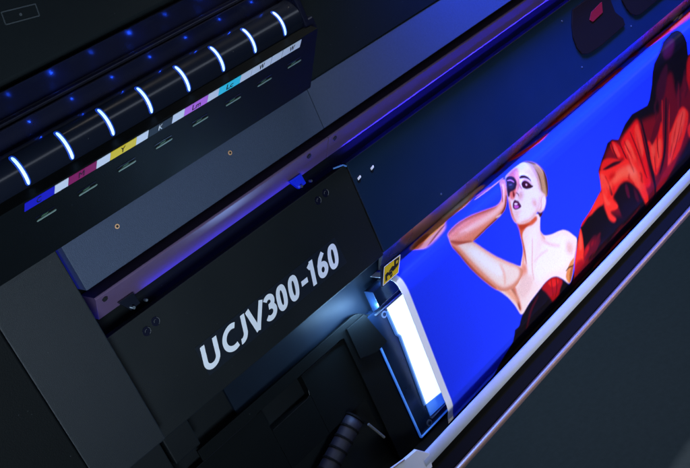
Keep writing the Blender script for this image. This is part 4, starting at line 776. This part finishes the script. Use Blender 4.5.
def build_film():
    prof = np.array(MEDIA_PROFILE)
    seg = np.hypot(*(prof[1:] - prof[:-1]).T); S = np.concatenate([[0], np.cumsum(seg)])
    XM0, XM1, XE = .7425, .7560, 2.34
    ns = 372
    s = np.linspace(0, S[-1], ns)
    xa = np.arange(XM0, 1.86, .00125); xb = np.arange(1.87, XE, .01)
    x = np.concatenate([xa, xb]); nx = len(x)
    py = np.interp(s, S, prof[:, 0]); pz = np.interp(s, S, prof[:, 1])
    for _ in range(6):                                   # round the corners of the profile
        py[1:-1] = (py[:-2] + 2 * py[1:-1] + py[2:]) / 4; pz[1:-1] = (pz[:-2] + 2 * pz[1:-1] + pz[2:]) / 4
    # picture on a regular raster in metres
    RX, RS = .00110, .00095
    X0, S0_, W, H = .70, -.02, int(1.30 / .0011), int(.48 / .00095)
    img = np.zeros((H, W, 3)); img[:] = (.0130, .0440, .96)
    gx = X0 + (np.arange(W) + .5) * RX; gs = S0_ + (np.arange(H) + .5) * RS
    masks = {}
    def blur(mk, sx, sy):
        for ax, sg in ((1, sx), (0, sy)):
            if sg < .25: continue
            n = int(3 * sg) + 1; k = np.exp(-.5 * (np.arange(-n, n + 1) / sg) ** 2); k /= k.sum()
            p = np.pad(mk, [(n, n) if a == ax else (0, 0) for a in (0, 1)], mode='edge')
            out = np.zeros_like(mk)
            for i, w in enumerate(k):
                out += w * (p[:, i:i + mk.shape[1]] if ax == 1 else p[i:i + mk.shape[0], :])
            mk = out
        return mk
    for kind, col, bl, w, clip, name, pts in ART:
        P_ = np.array(pts)
        if not (kind == 'p' and name == 'drape'):
            for _ in range(2):                           # round the drawn outlines
                if kind == 'p': N_ = np.roll(P_, -1, 0); P_ = np.stack([.8 * P_ + .2 * N_, .2 * P_ + .8 * N_], 1).reshape(-1, 2)
                elif len(P_) > 2:
                    a_ = np.stack([.75 * P_[:-1] + .25 * P_[1:], .25 * P_[:-1] + .75 * P_[1:]], 1).reshape(-1, 2)
                    P_ = np.concatenate([P_[:1], a_, P_[-1:]])
        pad = bl * 3.5 + w + .002
        i0 = max(0, int((P_[:, 0].min() - pad - X0) / RX)); i1 = min(W, int((P_[:, 0].max() + pad - X0) / RX) + 1)
        j0 = max(0, int((P_[:, 1].min() - pad - S0_) / RS)); j1 = min(H, int((P_[:, 1].max() + pad - S0_) / RS) + 1)
        if i1 <= i0 or j1 <= j0: continue
        acc = np.zeros((j1 - j0, i1 - i0))
        for sx in (-.25, .25):
            for sy in (-.25, .25):
                GX, GS = np.meshgrid(gx[i0:i1] + sx * RX, gs[j0:j1] + sy * RS)
                if kind == 'p':
                    ins = np.zeros(GX.shape, bool); n = len(P_)
                    for a in range(n):
                        (xa_, ya_), (xb_, yb_) = P_[a], P_[(a + 1) % n]
                        if ya_ == yb_: continue
                        c = ((ya_ > GS) != (yb_ > GS)) & (GX < (xb_ - xa_) * (GS - ya_) / (yb_ - ya_) + xa_)
                        ins ^= c
                    acc += ins
                else:
                    d = np.full(GX.shape, 9.); n = len(P_)
                    for a in range(n - 1):
                        ax_, ay_ = P_[a]; vx, vy = P_[a + 1] - P_[a]; L = vx * vx + vy * vy + 1e-12
                        t = np.clip(((GX - ax_) * vx + (GS - ay_) * vy) / L, 0, 1)
                        dd = np.hypot(GX - ax_ - t * vx, GS - ay_ - t * vy)
                        tt = (a + t) / (n - 1)
                        hw = w / 2 * (1 - .55 * np.abs(2 * tt - 1) ** 2)
                        d = np.minimum(d, dd - hw)
                    acc += np.clip(.5 - d / RX, 0, 1)
        mk = blur(acc / 4, bl / RX * .6, bl / RS * .6)
        if clip: mk = mk * masks[clip][j0:j1, i0:i1]
        if name:
            full = np.zeros((H, W)); full[j0:j1, i0:i1] = mk; masks[name] = full
        mk = mk[:, :, None]
        img[j0:j1, i0:i1] = img[j0:j1, i0:i1] * (1 - mk) + np.array(col) * mk
    # sample the raster at the film's vertices
    XX, SS = np.meshgrid(x, s)
    fx = np.clip((XX - X0) / RX - .5, 0, W - 1.001); fs = np.clip((SS - S0_) / RS - .5, 0, H - 1.001)
    i = fx.astype(int); j = fs.astype(int); u = (fx - i)[..., None]; v = (fs - j)[..., None]
    col = (img[j, i] * (1 - u) + img[j, i + 1] * u) * (1 - v) + (img[j + 1, i] * (1 - u) + img[j + 1, i + 1] * u) * v
    rg = np.random.default_rng(3)
    col = col * (1 + .05 * rg.standard_normal(col.shape[:2] + (1,))) + .004 * rg.random(col.shape)
    col = np.clip(col, 0, .93)
    mg = np.clip((XM1 - XX) / .0008 + .5, 0, 1)[..., None]
    col = col * (1 - mg) + np.array((.84, .88, .96)) * mg
    # slight waviness of real film
    wav = .00025 * np.sin(XX * 9) * np.sin(SS * 14 + 1) + .00012 * np.sin(XX * 31 + SS * 20)
    co = np.zeros((ns, nx, 3)); co[..., 0] = XX; co[..., 1] = py[:, None] - wav * (SS > .07); co[..., 2] = pz[:, None]
    me = bpy.data.meshes.new('printed_film')
    idx = np.arange(ns * nx).reshape(ns, nx)
    q = np.stack([idx[:-1, :-1], idx[:-1, 1:], idx[1:, 1:], idx[1:, :-1]], -1).reshape(-1, 4)[:, ::-1]
    me.vertices.add(ns * nx); me.vertices.foreach_set('co', co.reshape(-1))
    me.loops.add(q.size); me.loops.foreach_set('vertex_index', q.reshape(-1).astype(np.int32))
    me.polygons.add(len(q)); me.polygons.foreach_set('loop_start', (np.arange(len(q)) * 4).astype(np.int32))
    me.update(calc_edges=True); me.shade_smooth()
    at = me.color_attributes.new('print', 'FLOAT_COLOR', 'POINT')
    rgba = np.ones((ns * nx, 4)); rgba[:, :3] = col.reshape(-1, 3)
    at.data.foreach_set('color', rgba.reshape(-1).astype(np.float32))
    mt = mat('printed_film', (.5, .5, .5), .42, spec=.12, bump=.12, bscale=500)
    nt = mt.node_tree; a = nt.nodes.new('ShaderNodeAttribute'); a.attribute_name = 'print'
    nt.links.new(a.outputs['Color'], nt.nodes['Principled BSDF'].inputs['Base Color'])
    me.materials.append(mt)
    o = bpy.data.objects.new('printed_film', me); C.objects.link(o)
    sol = o.modifiers.new('thickness', 'SOLIDIFY'); sol.thickness = .0003; sol.offset = -1
    o['label'] = 'glossy film printed with a woman in red on blue, hanging over the printer front'
    o['category'] = 'printed banner'
    return o
build_film()
